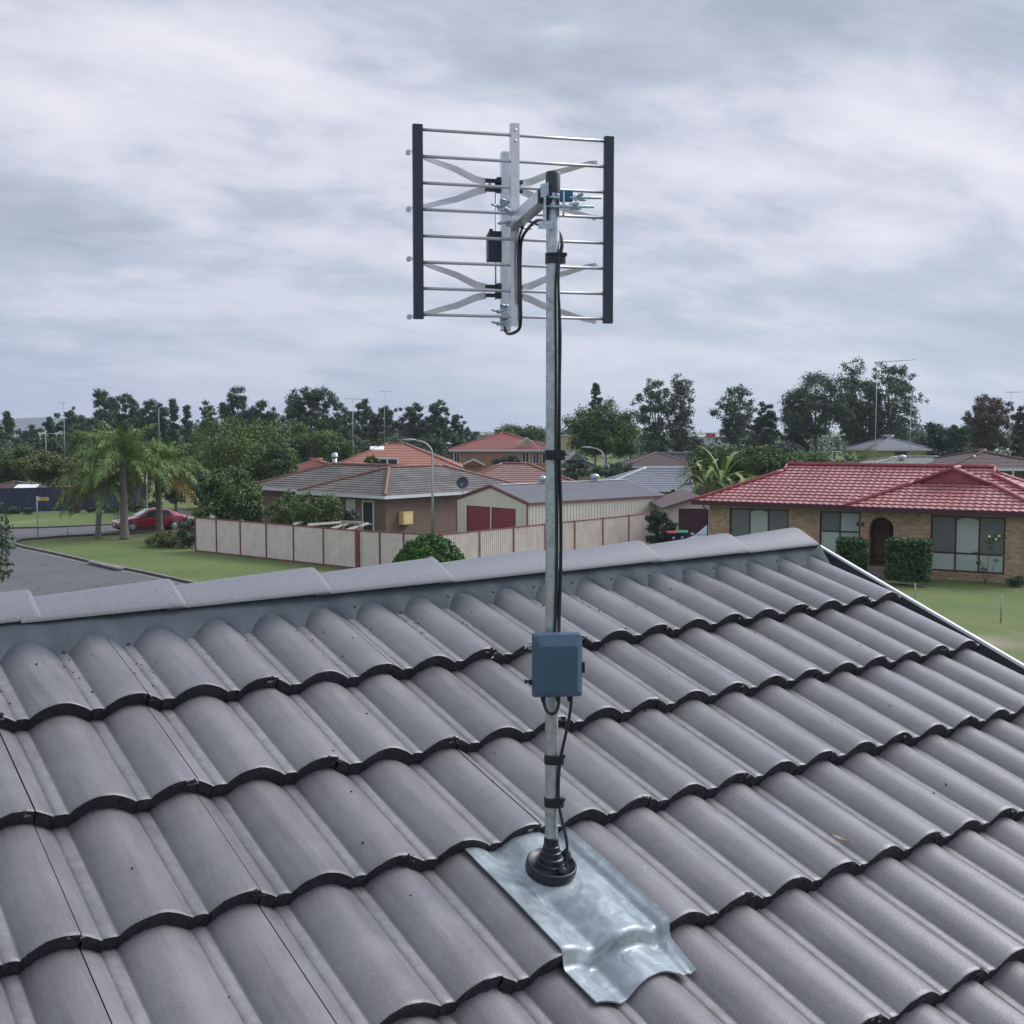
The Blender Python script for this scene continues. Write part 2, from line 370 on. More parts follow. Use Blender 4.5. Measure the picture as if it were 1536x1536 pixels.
# ---- ridge caps
def capprof(k, dw):
    out_ = [(.1125, -.013), (.112, -.0028), (.026, .0368), (.016, .0400), (.006, .0412), (0, .0414)]
    o = [(q*k, w_+dw) for q, w_ in out_]; return o + [(-q, w_) for q, w_ in o[-2::-1]]
def CP(i, q, w_): p = RP(i, APEX, 0); return p + RH*q + V(0, 0, w_)
def solve_i(px, py_unused=None):
    lo, hi = -30, 25
    for _ in range(40):
        m_ = (lo+hi)/2
        if proj(CP(m_, 0, .05))[0] < px: lo = m_
        else: hi = m_
    return lo
ends = [solve_i(x) for x in (45, 255, 470, 650, 812, 960, 1090, 1193)]
first = ends[0]; ends = [first-2.72*k for k in range(7, 0, -1)] + ends
for n in range(1, len(ends)):
    a, b = ends[n-1]-.30, ends[n]; cb = MB(); rows = []
    yaw = rnd.uniform(-.0015, .0015); L = b-a
    st = [(a, .985, -.020), (a+L*.3, .99, -.013), (a+L*.6, .995, -.005), (b-.10, 1.0, .004), (b-.025, 1.0, .0035), (b, .985, -.001)]
    for ii, k, dw in st:
        rows.append([CP(ii+rnd.uniform(-.012, .012)*(ii == b), q+yaw*(ii-a), w_-dw*.8*min(1, abs(q)/.108)) for q, w_ in capprof(k, dw)])
    cb.grid(rows, 0, True)
    inn = [[CP(b-.003, q*.88, w_-.014) for q, w_ in capprof(.985, -.001)]]
    cb.grid([rows[-1], inn[0]], 0, False)
    cb.build('ridge_cap', MT['cap'], near, GND)
# ---- flexible pointing bedding the caps
pb = MB(); rows = []
xs = [-22+q*.06 for q in range(int((18.95+22)/.06)+1)]
RR = [0, .08, .2, .34, .5, .66, .8, .92, 1]
for r in RR:
    row = []
    for x in xs:
        h = min(1, prof(x)/.029); wob = .012*math.sin(x*5.3)+.010*math.sin(x*11.7+2)
        Jb = -1.03 - .085*min(1, max(0, (x-1.5)/4)) + .155*(1-h)**1.1 + wob*(.4+.6*(1-h)); Jt = -1.22
        J = Jt+(Jb-Jt)*r; end_ = prof(x)-THK*(-J)
        k = r**.9
        row.append(RP(x, J, .024*(1-k)+(end_+.0035*(1-r**6)-.0012*r**6)*k + (.004*math.sin(x*2.1+r)+.002*math.sin(x*6.3))*r*(1-r)))
    rows.append(row)
pb.grid(rows, 0, True, True)
pb.build('ridge_pointing', MT['pointing'], near, GND)
x = MB()
for q in range(-18, 19):
    i_ = q+rnd.uniform(-.10, .0); J_ = -.905-.085*min(1, max(0, (i_-1.5)/4))+rnd.uniform(-.03, .0); p = RP(i_, J_, tile_off(i_, J_)+.0045); x.lathe([(0, .0006), (.0034, .0004), (.0034, -.004)], p, RN, 8)
x.build('weep_hole', MT['edge'], near, GND)['kind'] = 'stuff'
# ---- verge: dark flashing tray and white barge capping
vb = MB(); vb.grid([[RP(18.80, J, -.030), RP(18.92, J, -.034), RP(19.12, J, -.030), RP(19.17, J, -.006)] for J in (-1.5, 3, 8, 14)], 0, False, True)
vb.build('verge_tray', MT['dark_metal'], near, GND)
vb = MB()
ln = (15.5*G)/2; cJ = 14-15.5/2
vb.obox(RP(19.215, cJ, -.001), (RU*.0065, RV*ln, RN*.006), 0)
vb.obox(RP(19.235, cJ, -.107), (RU*.006, RV*ln, RN*.1), 0)
vb.obox(RB(19.215, 5.5, -.001), (RU*.0065, (-RH*math.cos(PB)+V(0,0,-math.sin(PB)))*5.5*G, V(-RN[0],-RN[1],RN[2])*.006), 0)
vb.build('barge_board', MT['white'], near, GND)
# ---- gutter and walls below
bk = mat('near_brick', (.30,.20,.14), .85, noise=(8, .25)); wb = MB()
zA = RP(0, APEX)[2]; Je = 13.0; half = (Je-APEX)*G*math.cos(PB); zE = RP(0, Je)[2]-.12
hb = (11)*G*math.cos(PB); zEb = RB(0, 10)[2]-.12
wi = .55
def WP(i, q, z): p = RP(i, APEX)+RH*q; return V(p[0], p[1], z)
for i_, d in ((18.3, -1), (-20, 1)):
    pol = [WP(i_, half-wi, 0), WP(i_, half-wi, zE+wi*math.tan(PB)), WP(i_, 0, zA-.12), WP(i_, -(hb-wi), zEb+wi*math.tan(PB)), WP(i_, -(hb-wi), 0)]
    wb.prism(pol, RU*.2*d)
for q0, q1, zz in ((half-wi-.2, half-wi-.003, zE+wi*math.tan(PB)), (-(hb-wi)+.003, -(hb-wi)+.2, zEb+wi*math.tan(PB))):
    pol = [WP(18.25-.0, q0, 0), WP(18.25, q1, 0), WP(18.25, q1, zz), WP(18.25, q0, zz)]
    pol = [p-RU*.25 for p in pol]; wb.prism(pol, RU*(-(38.25*W)+.55))
wb.build('wall', bk, near, GND)
gb = MB(); gb.tube([RP(-21, 13.95, -.10), RP(19.2, 13.95, -.10)], .06, 8); gb.build('gutter', MT['white'], near, GND)
# ================================================================ FLASHING
fb = MB(); rows = []
JL = [1.99+q*(3.30-1.99)/70 for q in range(71)]
def flo(i, J):
    def o(i_, J_): return tile_off(i_, max(J_, 2.004))
    m_ = max(o(i+p_*.05, J+q_*.016) for p_ in (-1, 0, 1) for q_ in (-1., 0, 1.))
    return m_ + .0042
def top_edge(i):  return 1.995
for J in JL:
    row = []
    for q in range(61):
        f_ = q/60; i_ = 4.42+1.70*f_
        fj = (J-1.955)/(3.30-1.955)
        if fj > .75: i_ += (fj-.75)*4*(.02-.10*f_)
        Jq = J
        if J > 2.95: Jq = J + (J-2.95)*(.06*math.sin(f_*6.5+.6)-.05*f_)
        h = flo(i_, Jq)
        h += .0009*(1+math.sin(i_*7+J*3)*math.sin(J*5+i_*2))
        # folded welt along the right hand side, dome under the boot
        h += .0055*math.exp(-((f_-.93)/.022)**2) + .003*math.exp(-((f_-.86)/.03)**2)
        dd = math.hypot((i_-5.217)*W, (J-2.373)*G); h = h*(1-math.exp(-(dd/.066)**4)) + .016*math.exp(-(dd/.066)**4)
        row.append(RP(i_, Jq, h))
    rows.append(row)
# the sheet is dressed by hand, so its folds are soft: smooth the offsets a few times
P_ = np.array(rows)
for _ in range(2):
    Q = P_.copy(); Q[1:-1, 1:-1] = (P_[1:-1, 1:-1]*4+P_[:-2, 1:-1]+P_[2:, 1:-1]+P_[1:-1, :-2]+P_[1:-1, 2:])/8; Q[1:-1, 0] = (P_[1:-1, 0]*2+P_[:-2, 0]+P_[2:, 0])/4; Q[1:-1, -1] = (P_[1:-1, -1]*2+P_[:-2, -1]+P_[2:, -1])/4; P_ = Q
P_ = P_+RN*.0035; rows = [list(r) for r in P_]
fb.grid(rows, 0, True, True)
# turned-down rim so that the sheet has thickness
rim = [rows[0]] ; edge = rows[0] + [r[-1] for r in rows[1:]] + rows[-1][-2::-1] + [r[0] for r in rows[-2:0:-1]]
edge = edge+[edge[0]]; fb.grid([edge, [p-RN*.0035 for p in edge]], 0, False, False)
fo = V(*RP(5.2, 2.4)); fl = fb.build('roof_flashing', MT['flash'], None, fo); fl.location = tuple(fo)
tag(fl, 'crumpled blue silver metal flashing sheet dressed over the tiles at the mast foot', 'flashing')
# ================================================================ MAST
MX, MY = .0755, 2.149; ZB = -.841+CZ; ZT = CZ+.474
mo = V(MX, MY, ZB-.05)
mast = empty('antenna_mast', mo, 0, 'thin galvanised steel mast rising through a black rubber boot in the roof', 'mast')
def mb_build(m_, name, ma, par, org, **k): return m_.build(name, ma, par, org, **k)
x = MB(); x.lathe([(.0124, 0), (.0124, 1.355)], (MX, MY, ZB-.06), n=28); x.build('pole', MT['galv'], mast, mo)
x = MB(); x.lathe([(.0134, -.040), (.0137, -.036), (.0137, -.004), (.0125, -.0005), (0, 0)], (MX, MY, ZT), n=24); x.build('end_cap', MT['navy'], mast, mo)
x = MB(); base = RP(5.217, 2.373, .024)
AXB = RN*.45+V(0, 0, 1)*.55; AXB /= np.linalg.norm(AXB)
x.lathe([(.0490, -.010), (.0495, -.004), (.0490, .008), (.0470, .0105), (.0450, .0108), (.0440, .0085), (.028, .0075), (.020, .0078)], base, RN*.75+V(0,0,.25), n=40)
prev = [(.032, 0, .8)]
cs = [(.0290,.002,.75),(.0285,.0105,.7),(.0255,.0115,.6),(.0250,.0115,.6),(.0240,.0205,.5),(.0212,.0215,.4),(.0205,.0215,.4),(.0195,.0305,.3),(.0175,.0315,.2),(.0170,.0315,.2),(.0162,.0405,.1),(.0146,.0415,0),(.0140,.056,0),(.0126,.058,0)]
rows = []
ctr = V(*base)
for r_, z_, tl in cs:
    ax = RN*tl+V(0,0,1)*(1-tl); ax /= np.linalg.norm(ax); a = np.cross(ax, V(1,0,0)); a /= np.linalg.norm(a); b = np.cross(ax, a)
    cc = V(MX, MY, 0)*(1-tl)+V(base[0], base[1], 0)*tl; cc[2] = base[2]+z_
    rows.append([cc+r_*(math.cos(2*PI*j/32)*a+math.sin(2*PI*j/32)*b) for j in range(33)])
x.grid(rows, 0, False)
p_ = V(*base)+RH*.004+RU*.034+V(0,0,.008); x.lathe([(.0095,0),(.009,.013),(.006,.017),(.0045,.020)], p_, (0,0,1), n=14)
p2_ = V(*base)+RH*.034+RU*-.001+V(0,0,.0); x.lathe([(.008,0),(.0075,.010),(.0,.011)], p2_, (0,0,1), n=14)
x.build('rubber_boot', MT['rubber'], mast, mo)
def zpx(py): return atY(830, py, MY)[2]
for y0, y1, yt in ((380, 396, 383), (675, 690, 681), (1132, 1145, 1132), (1195, 1209, 1197)):
    x = MB(); z0, z1 = zpx(y1), zpx(y0); zt = zpx(yt)
    ring = []
    for z_ in (z0, z1):
        ring.append([V(MX+.0142*math.cos(q), MY+.0142*math.sin(q), z_) if not (-.9 < math.remainder(q+.25, 2*PI) < .9) else
                     V(MX+.0142*math.cos(q)+.010*math.cos(math.remainder(q+.25, 2*PI)*PI/1.8), MY+.0142*math.sin(q)-.003, z_) for q in [2*PI*j/36 for j in range(37)]])
    x.grid(ring, 0, True, True)
    x.grid([[V(MX, MY, z0)]*37, ring[0]], 0, False, True); x.grid([ring[1], [V(MX, MY, z1)]*37], 0, False, True)
    x.tube([(MX-.013, MY-.0085, zt), (MX, MY-.0155, zt), (MX+.014, MY-.012, zt), (MX+.026, MY-.009, zt+.0005)], [.0018, .0018, .0022, .0022], 6)
    x.obox((MX+.021, MY-.010, zt), ((.004,0,0), (0,.004,0), (0,0,.0032)))
    x.build('cable_strap', MT['cable'], mast, mo)
# ================================================================ TV ANTENNA
AR = V(.407, .1, 0); AR /= np.linalg.norm(AR); AN = V(-AR[1], AR[0], 0); AC = V(-.197, 2.40, CZ)
def AP(s, z, n=0.): return AC + AR*s + AN*n + V(0, 0, z)
ao = AP(.2085, .21)
ant = empty('television_antenna', ao, 0, 'square phased array antenna with eight rods and bow tie strips clamped to the mast top', 'antenna')
ZV = V(0, 0, 1)
x = MB()
for s_ in (0.003, .417): pass
for s_ in (0.003, .416):
    x = MB(); x.obox(AP(s_, .427, 0), (AR*.0105, ZV*.198, AN*.006)); x.build('end_strip', MT['navy'], ant, ao, bevel=.0012)
for k in range(8):
    z_ = .615-k*(.615-.2385)/7
    x = MB(); x.tube([AP(-.002, z_), AP(.42, z_)], .0033, 10); x.build('reflector_rod', MT['alu_tube'], ant, ao)
x = MB()
for (s0, s1) in ((.199, .217),):
    # folded channel: back web and two short lips
    x.obox(AP(.208, .428, -.007), (AR*.009, ZV*.210, AN*.001)); x.obox(AP(.1995, .428, .000), (AR*.001, ZV*.210, AN*.0065)); x.obox(AP(.2165, .428, .000), (AR*.001, ZV*.210, AN*.0065))
for z_ in (.627, .605): x.lathe([(0, .0022), (.0030, .0020), (.0034, 0)], AP(.208, z_-.003, -.008), -AN, 12)
x.build('centre_channel', MT['alu'], ant, ao)
x = MB(); x.obox(AP(.211, .409, .092), (AR*.0105, ZV*.193, AN*.010)); x.build('boom', MT['alu'], ant, ao, bevel=.002)
# bow tie whiskers: flat strips that bend near the middle
def whisker(side, z_in, z_tip):
    s_in = .211+side*.040; s_tip = .211+side*.210
    pts = [(s_in, z_in), (.211+side*.062, z_in+(z_tip-z_in)*.10), (.211+side*.105, z_in+(z_tip-z_in)*.46), (.211+side*.150, z_in+(z_tip-z_in)*.70), (s_tip-side*.014, z_tip-(z_tip-z_in)*.03), (s_tip-side*.0035, z_tip)]
    wd = [.0075, .0078, .0070, .0058, .0050, .0038]; a_, b_ = [], []
    for q, (s_, z_) in enumerate(pts):
        p0 = pts[max(q-1, 0)]; p1 = pts[min(q+1, len(pts)-1)]; dx, dz = p1[0]-p0[0], p1[1]-p0[1]; L = math.hypot(dx, dz)
        nx, nz = -dz/L, dx/L; nn = .112+.006*math.sin(q*.9)
        a_.append(AP(s_+nx*wd[q], z_+nz*wd[q], nn)); b_.append(AP(s_-nx*wd[q], z_-nz*wd[q], nn+.002*(q % 2)))
    x = MB(); th = AN*.0011
    x.grid([a_, b_], 0, False); x.grid([[p+th for p in b_], [p+th for p in a_]], 0, False)
    x.grid([b_, [p+th for p in b_]], 0, False); x.grid([[p+th for p in a_], a_], 0, False)
    x.prism([AP(s_tip, z_tip, .1092)+AR*.0058*math.cos(2*PI*j/14)+ZV*.0058*math.sin(2*PI*j/14) for j in range(14)], AN*.0062)
    x.build('bow_tie_strip', MT['whisker'], ant, ao)
for side in (-1, 1):
    for zi, zt in ((.541, .594), (.524, .474), (.313, .368), (.295, .244)): whisker(side, zi, zt)
for zc_ in (.5325, .304):
    x = MB()
    for dz in (.0095, -.0095):
        x.obox(AP(.211, zc_+dz, .106), (AR*.042, ZV*.0040, AN*.005)); x.obox(AP(.211, zc_+dz*1.1, .102), (AR*.018, ZV*.0062, AN*.006))
    x.obox(AP(.211, zc_, .108), (AR*.020, ZV*.006, AN*.003))
    for sd_ in (-1, 1): x.lathe([(.003, -.004), (.003, .004), (0, .0045)], AP(.211+sd_*.034, zc_, .100), -AN, 8)
    x.build('insulator', MT['navy'], ant, ao, bevel=.001)
for sd_ in (-1,):
    x = MB(); x.tube([AP(.211+sd_*.0175, .548, .113), AP(.211+sd_*.0175, .286, .113)], .0017, 8); x.build('phasing_wire', MT['alu_tube'], ant, ao)
x = MB(); x.obox(AP(.192, .398, .108), (AR*.0185, ZV*.030, AN*.012)); x.obox(AP(.192, .4300, .106), (AR*.016, ZV*.003, AN*.010)); x.obox(AP(.180, .4335, .100), (AR*.004, ZV*.004, AN*.004))
x.build('balun_box', MT['navy'], ant, ao, bevel=.0015)
# wing nuts where the channel is bolted to the boom
def wing(c_, ax, mb_, s_=1.):
    ax = ax/np.linalg.norm(ax); mb_.lathe([(.0055*s_, 0), (.005*s_, .006*s_), (.003*s_, .007*s_), (.003*s_, .012*s_), (0, .0125*s_)], c_, ax, 10)
    sdv = np.cross(ax, V(.3, .1, 1)); sdv /= np.linalg.norm(sdv)
    for k in (-1, 1):
        p0 = c_+ax*.004*s_; p1 = p0+sdv*k*.010*s_+ax*.007*s_; p2 = p0+sdv*k*.015*s_+ax*.013*s_
        mb_.tube([p0, p1, p2], [.0026*s_, .0035*s_, .0016*s_], 6)
for z_, dz in ((.487, .010), (.262, .004), (.236, -.006)):
    x = MB()
    for q in (-1, 1):
        wing(AP(.205+q*.010-.006, z_+q*.006, .070), -AN-AR*.6, x, .8)
        x.tube([AP(.205+q*.010, z_+q*.006, .0), AP(.205+q*.010, z_+q*.006, .10)], .0022, 8)
    x.obox(AP(.209, z_, .078), (AR*.014, ZV*.010, AN*.002)); x.build('boom_bolt', MT['zinc'], ant, ao)
# square arm from the channel to the mast
aS = AP(.208, .435, -.010); aE = V(MX-.018, MY+.006, CZ+.428)
dA = aE-aS; dA /= np.linalg.norm(dA); aE = aE-dA*-.012; sA = np.cross(dA, ZV); sA /= np.linalg.norm(sA)
x = MB(); x.obox((aS+aE)/2, (dA*np.linalg.norm(aE-aS)/2, sA*.0125, ZV*.0125)); x.build('mounting_arm', MT['alu'], ant, ao, bevel=.0015)
x = MB(); x.obox(aE+dA*.004, (dA*.005, sA*.0130, ZV*.0130)); x.build('arm_end_plug', MT['navy'], ant, ao, bevel=.001)
x = MB()
# serrated jaw plates, threaded U bolt legs and wing nuts gripping the mast
zc_ = CZ+.404
x.obox((MX-.0155, MY-.004, zc_+.008), ((.0022,0,0), (0,.020,0), (0,0,.032)))
x.obox((MX-.020, MY-.010, zc_+.034), ((.004,0,0), (0,.010,0), (0,0,.006)))
for k in range(5): x.obox((MX-.022+k*.003, MY-.022+.001*k, zc_+.030+.001*k), ((.0012,0,0), (0,.006,0), (0,0,.012)))
x.obox((MX-.014, MY-.0195, zc_-.030), ((.013,0,0), (0,.0014,0), (0,0,.007)))
for dz, L in ((.020, .088), (.004, .074)):
    x.tube([(MX-.022, MY-.016, zc_+dz), (MX+L, MY-.016-.012*(L > .05), zc_+dz-.003)], .0026, 10)
for dz, dx in ((.020, .038), (.004, .030)):
    wing(V(MX+dx, MY-.019, zc_+dz-.001), V(1, -.15, .05), x, 1.15)
x.obox((MX+.019, MY-.012, zc_+.009), ((.0016,0,0), (0,.015,0), (0,0,.020)))
x.tube([(MX+.016, MY-.0, zc_+.018), (MX+.034, MY-.004, zc_+.020)], .004, 8)
x.build('mast_clamp', MT['zinc'], ant, ao)
x = MB(); x.obox((MX+.024, MY-.018, zc_+.022), ((.012,0,0), (0,.006,0), (0,0,.010))); x.build('clamp_jaw', mat('blue_clamp_jaw', (.04,.12,.22), .4, .4), ant, ao, bevel=.002)
x = MB()
for k in (-1, 1):
    wing(AP(.190, .442+.010*k, -.030), -AR+ZV*.25*k-AN*.2, x, 1.15)
    x.tube([AP(.182, .435+.012*k, -.030), AP(.240, .430+.010*k, -.022)], .0024, 8)
x.obox(AP(.2085, .435, -.024), (AR*.015, ZV*.013, AN*.002)); x.obox(AP(.2085, .455, -.015), (AR*.012, ZV*.002, AN*.010))
x.build('channel_clamp', MT['zinc'], ant, ao)
# ================================================================ CABLES AND BOX
def bez(pts, n=8):
    pts = [V(*p) for p in pts]; o = []
    P = [pts[0]]+pts+[pts[-1]]
    for i in range(1, len(P)-2):
        for k in range(n):
            t_ = k/n; a, b, c_, d = P[i-1], P[i], P[i+1], P[i+2]
            o.append(.5*((2*b)+(-a+c_)*t_+(2*a-5*b+4*c_-d)*t_**2+(-a+3*b-3*c_+d)*t_**3))
    return o+[pts[-1]]
def M_(px, py, dy=0.): return atY(px, py, MY+dy)
BY = 2.52
p = [AP(.2055, .236, .085), AP(.208, .215, .080), AP(.2085, .206, .04), AP(.2175, .212, .0), AP(.2185, .235, -.014), AP(.2175, .30, -.014), AP(.2175, .37, -.015), atY(783, 358, 2.425), atY(792, 343, 2.37), atY(806, 331, 2.29), atY(820, 334, 2.205), atY(833, 342, 2.172), atY(841, 354, 2.158), M_(843, 368, -.004), M_(838, 390, -.006)]
x = MB(); x.tube(bez(p, 7), .0034, 10)
p = [M_(838, 390, -.006), M_(837, 430, -.006), M_(840, 500, -.004), M_(839, 580, -.004), M_(839, 683, -.006), M_(841, 760, -.004), M_(841, 850, -.002), M_(839, 920, -.008), M_(838, 955, -.018)]
x.tube(bez(p, 6), .0034, 10)
co = V(MX, MY, CZ); o = x.build('coaxial_cable', MT['cable'], None, co); o.location = tuple(co)
tag(o, 'black coaxial cable looping from the antenna boom down the mast to the box', 'cable')
x = MB()
p = [AP(.2130, .265, -.020), AP(.2120, .30, -.021), AP(.2110, .36, -.020), AP(.2130, .40, -.022), AP(.2210, .428, -.05), atY(806, 337, 2.27), atY(822, 345, 2.18), M_(838, 380, -.010), M_(833.5, 430, -.013), M_(834, 560, -.012), M_(834, 683, -.013), M_(836, 800, -.012), M_(834, 905, -.014), M_(832, 955, -.018)]
x.tube(bez(p, 6), .0024, 8); o = x.build('power_lead', MT['cable'], None, co); o.location = tuple(co)
tag(o, 'thinner black lead running alongside the coaxial cable on the mast', 'cable')
x = MB()
p = [M_(857, 1040, -.03), M_(856, 1062, -.022), M_(850, 1095, -.012), M_(841, 1137, -.004), M_(838, 1170, -.008), M_(838, 1203, -.010), M_(843, 1230, -.016), M_(850, 1262, -.022), M_(850, 1285, -.026), M_(848, 1300, -.028)]
x.tube(bez(p, 7), .0030, 10); o = x.build('downlead_cable', MT['cable'], None, co); o.location = tuple(co)
tag(o, 'black cable hanging from the box bottom into the rubber boot', 'cable')
x = MB()
p = [M_(815, 1042, -.026), M_(816, 1055, -.026), M_(821, 1067, -.030), M_(828, 1071, -.034), M_(835, 1066, -.032), M_(838, 1054, -.026), M_(838, 1042, -.026)]
x.tube(bez(p, 6), .0032, 10); o = x.build('cable_loop', MT['cable'], None, co); o.location = tuple(co)
tag(o, 'short black loop of cable curving under the blue grey box', 'cable')
# box: tapered shell with a chamfered lid turned a little to the left
bc = atY(836, 998, MY-.030); bo = empty('junction_box', bc, .10, 'blue grey plastic weatherproof amplifier box strapped to the lower mast', 'junction box')
def shell(hw, h0, h1, y0, y1, ins, chz):
    # rounded rectangle rings from back (y1) to front (y0)
    def ring(hw_, a, b, y, r_=.006):
        o_ = []
        for (sx, sz, q0) in ((1, 1, 0), (-1, 1, PI/2), (-1, -1, PI), (1, -1, 3*PI/2)):
            cx_ = sx*(hw_-r_); cz_ = (b-r_) if sz > 0 else (a+r_)
            for k in range(5): q = q0+PI/2*k/4; o_.append(V(cx_+r_*math.cos(q), y, cz_+r_*math.sin(q)))
        return o_+[o_[0]]
    return ring
ring = shell(0, 0, 0, 0, 0, 0, 0)
x = MB(); hw = .0462; a_, b_ = -.0595, .0605
rg = [ring(hw*.97, a_+.002, b_-.002, .022), ring(hw, a_, b_, .008), ring(hw+.0012, a_-.001, b_+.001, .007), ring(hw+.0012, a_-.001, b_+.001, .002), ring(hw, a_, b_, 0), ring(hw-.0010, a_+.002, b_-.001, -.008), ring(hw-.010, a_+.012, b_-.020, -.0185), ring(hw-.012, a_+.013, b_-.0215, -.0192)]
x.grid([[p for p in r] for r in rg], 0, False)
x.add([tuple(p) for p in rg[-1][:-1]], [tuple(range(20))], 0); x.add([tuple(p) for p in rg[0][:-1]], [tuple(range(20))[::-1]], 0)
x.build('box_shell', MT['box'], bo)
x = MB(); x.obox((.0488, 0, -.004), ((.0024,0,0), (0,.006,0), (0,0,.010))); x.build('latch', MT['rubber'], bo)
for zz, mt_ in ((.036, 'zinc'), (-.031, 'rubber')):
    x = MB(); x.tube([(-.046, .006, zz), (-.060, .006, zz+.0005)], .0028, 10); x.lathe([(.0045, -.0015), (.0045, .002)], (-.059, .006, zz), (-1,0,0), 10); x.obox((-.050, .006, zz-.001), ((.003,0,0), (0,.004,0), (0,0,.005))); x.build('strap_screw', MT[mt_], bo)
x = MB()
for xx in (-.026, .002, .024): x.lathe([(.0050, 0), (.0050, -.006), (.0036, -.008), (.0036, -.012)], (xx, .006, -.0585), n=12)
x.build('cable_gland', MT['rubber'], bo)
# ---- dead leaf and seeds on the tiles
lo_ = RP(0,0); 
def on_roof(px, py, off=.004):
    d = ray(px, py); tt = ((T0+RN*off-EYE)@RN)/(d@RN); return EYE+d*tt
lp = on_roof(1259, 1258, .010); x = MB(); ld = RV*.8+RU*.5; ld /= np.linalg.norm(ld); sd2 = np.cross(RN, ld)
rows = [[lp+ld*(.022*(k/6*2-1))+sd2*(wd_*q)+RN*(.003*q*q+.004*(k/6-.5)**2) for q in (-1, -.4, .4, 1)] for k, wd_ in enumerate((.0005, .004, .0055, .0055, .0045, .003, .0004))]
x.grid(rows, 0, True); x.grid([[p-RN*.0005 for p in r[::-1]] for r in rows], 0, True); x.tube([lp+ld*.022, lp+ld*.036-RN*.002], .0008, 6)
o = x.build('dead_leaf', mat('dry_leaf', (.34,.25,.20), .7, noise=(300, .3)), None, lp); o.location = tuple(lp); tag(o, 'small curled brown dead leaf lying on the roof tiles', 'leaf')
x = MB()
for k in range(130):
    i_ = rnd.uniform(-1, 16); J = -.86+abs(rnd.gauss(0, .30)) if k < 95 else rnd.uniform(-.5, 3)
    if k < 80: i_ = math.floor(i_)+rnd.choice((.80, .86, .92, .98, .03))+rnd.uniform(-.03, .03)
    p = RP(i_, J, tile_off(i_, J)+.0012); r_ = rnd.uniform(.0014, .0034)
    x.lathe([(0, -.7*r_), (r_, 0), (0, .7*r_)], p, RN+RU*rnd.uniform(-.4, .4), 6)
do = RP(8, 0); o = x.build('seed_litter', mat('dark_seeds', (.015,.014,.014), .8), None, do); o.location = tuple(do); tag(o, 'scattered dark seeds and grit lying along the top course of tiles', 'litter', None, 'stuff')
# ================================================================ MATERIALS OF THE NEIGHBOURHOOD
t = NT('lawn_grass', .9); n_ = t.rng(t.noise(.16, 6, .6), .35, .65); c = t.mix(n_, (.066,.130,.022), (.140,.190,.042))
c = t.mix(t.math('MULTIPLY', t.rng(t.noise(1.6, 6, .75), .40, .62), .55), c, (.165,.180,.060)); c = t.mix(t.rng(t.noise(.45, 6, .7), .57, .68), c, (.19,.175,.085)); c = t.mix(t.math('MULTIPLY', t.rng(t.noise(5, 6, .75), .35, .65), .55), c, (.045,.085,.018))
c = t.mix(t.rng(t.noise(.09, 3, .5), .62, .70), c, (.26,.22,.15)); t.base(c); t.bump(t.noise(14, 4, .7), .6, .06); MT['grass'] = t.M
t = NT('asphalt', .85); c = t.mix(t.rng(t.noise(.35, 6, .6), .3, .7), (.078,.078,.083), (.108,.108,.113)); c = t.mix(t.math('MULTIPLY', t.rng(t.noise(60, 2, .7), .4, .7), .35), c, (.15,.15,.155))
c = t.mix(t.rng(t.noise(.8, 3, .5, dist=2), .62, .66), c, (.06,.06,.063)); t.base(c); MT['asphalt'] = t.M
MT['concrete'] = mat('concrete', (.34,.32,.31), .85, noise=(1.2, .2))
MT['kerb'] = mat('kerb_concrete', (.20,.19,.185), .9, noise=(2, .35))
MT['soil'] = mat('garden_soil', (.10,.075,.06), .95, noise=(5, .3))
def brick(name, c1, c2, mortar, sx=1.):
    t = NT(name, .88); sp_ = t.n('ShaderNodeSeparateXYZ'); t.l(t.co, sp_.inputs[0]); cb_ = t.n('ShaderNodeCombineXYZ')
    t.l(t.math('ADD', sp_.outputs[0], sp_.outputs[1]), cb_.inputs[0]); t.l(sp_.outputs[2], cb_.inputs[1])
    b = t.n('ShaderNodeTexBrick'); b.offset = .5; t.l(cb_.outputs[0], b.inputs['Vector']); b.inputs['Scale'].default_value = 1
    b.inputs['Brick Width'].default_value = .24*sx; b.inputs['Row Height'].default_value = .086*sx; b.inputs['Mortar Size'].default_value = .008; b.inputs['Bias'].default_value = 0
    b.inputs['Color1'].default_value = (*c1, 1); b.inputs['Color2'].default_value = (*c2, 1); b.inputs['Mortar'].default_value = (*mortar, 1)
    c = t.mix(t.rng(t.noise(6, 5, .6), .35, .65), b.outputs[0], t.mix(.6, b.outputs[0], c1)); c = t.mix(t.math('MULTIPLY', t.rng(t.noise(1.1, 4, .6), .45, .7), .35), c, (.12,.09,.075))
    t.base(c); t.bump(b.outputs['Fac'], .4, -.006); return t.M
MT['brick_tan'] = brick('tan_brick', (.52,.355,.235), (.245,.140,.090), (.46,.40,.32), 1.15)
MT['brick_brown'] = brick('brown_brick', (.215,.135,.105), (.13,.085,.07), (.22,.19,.17))
MT['brick_orange'] = brick('orange_brick', (.42,.25,.16), (.33,.19,.12), (.40,.33,.27))
MT['brick_yellow'] = brick('yellow_brick', (.50,.42,.25), (.42,.35,.20), (.48,.42,.32))
MT['brick_dark'] = brick('dark_brick', (.16,.10,.08), (.11,.07,.06), (.18,.15,.13))
TE = {}
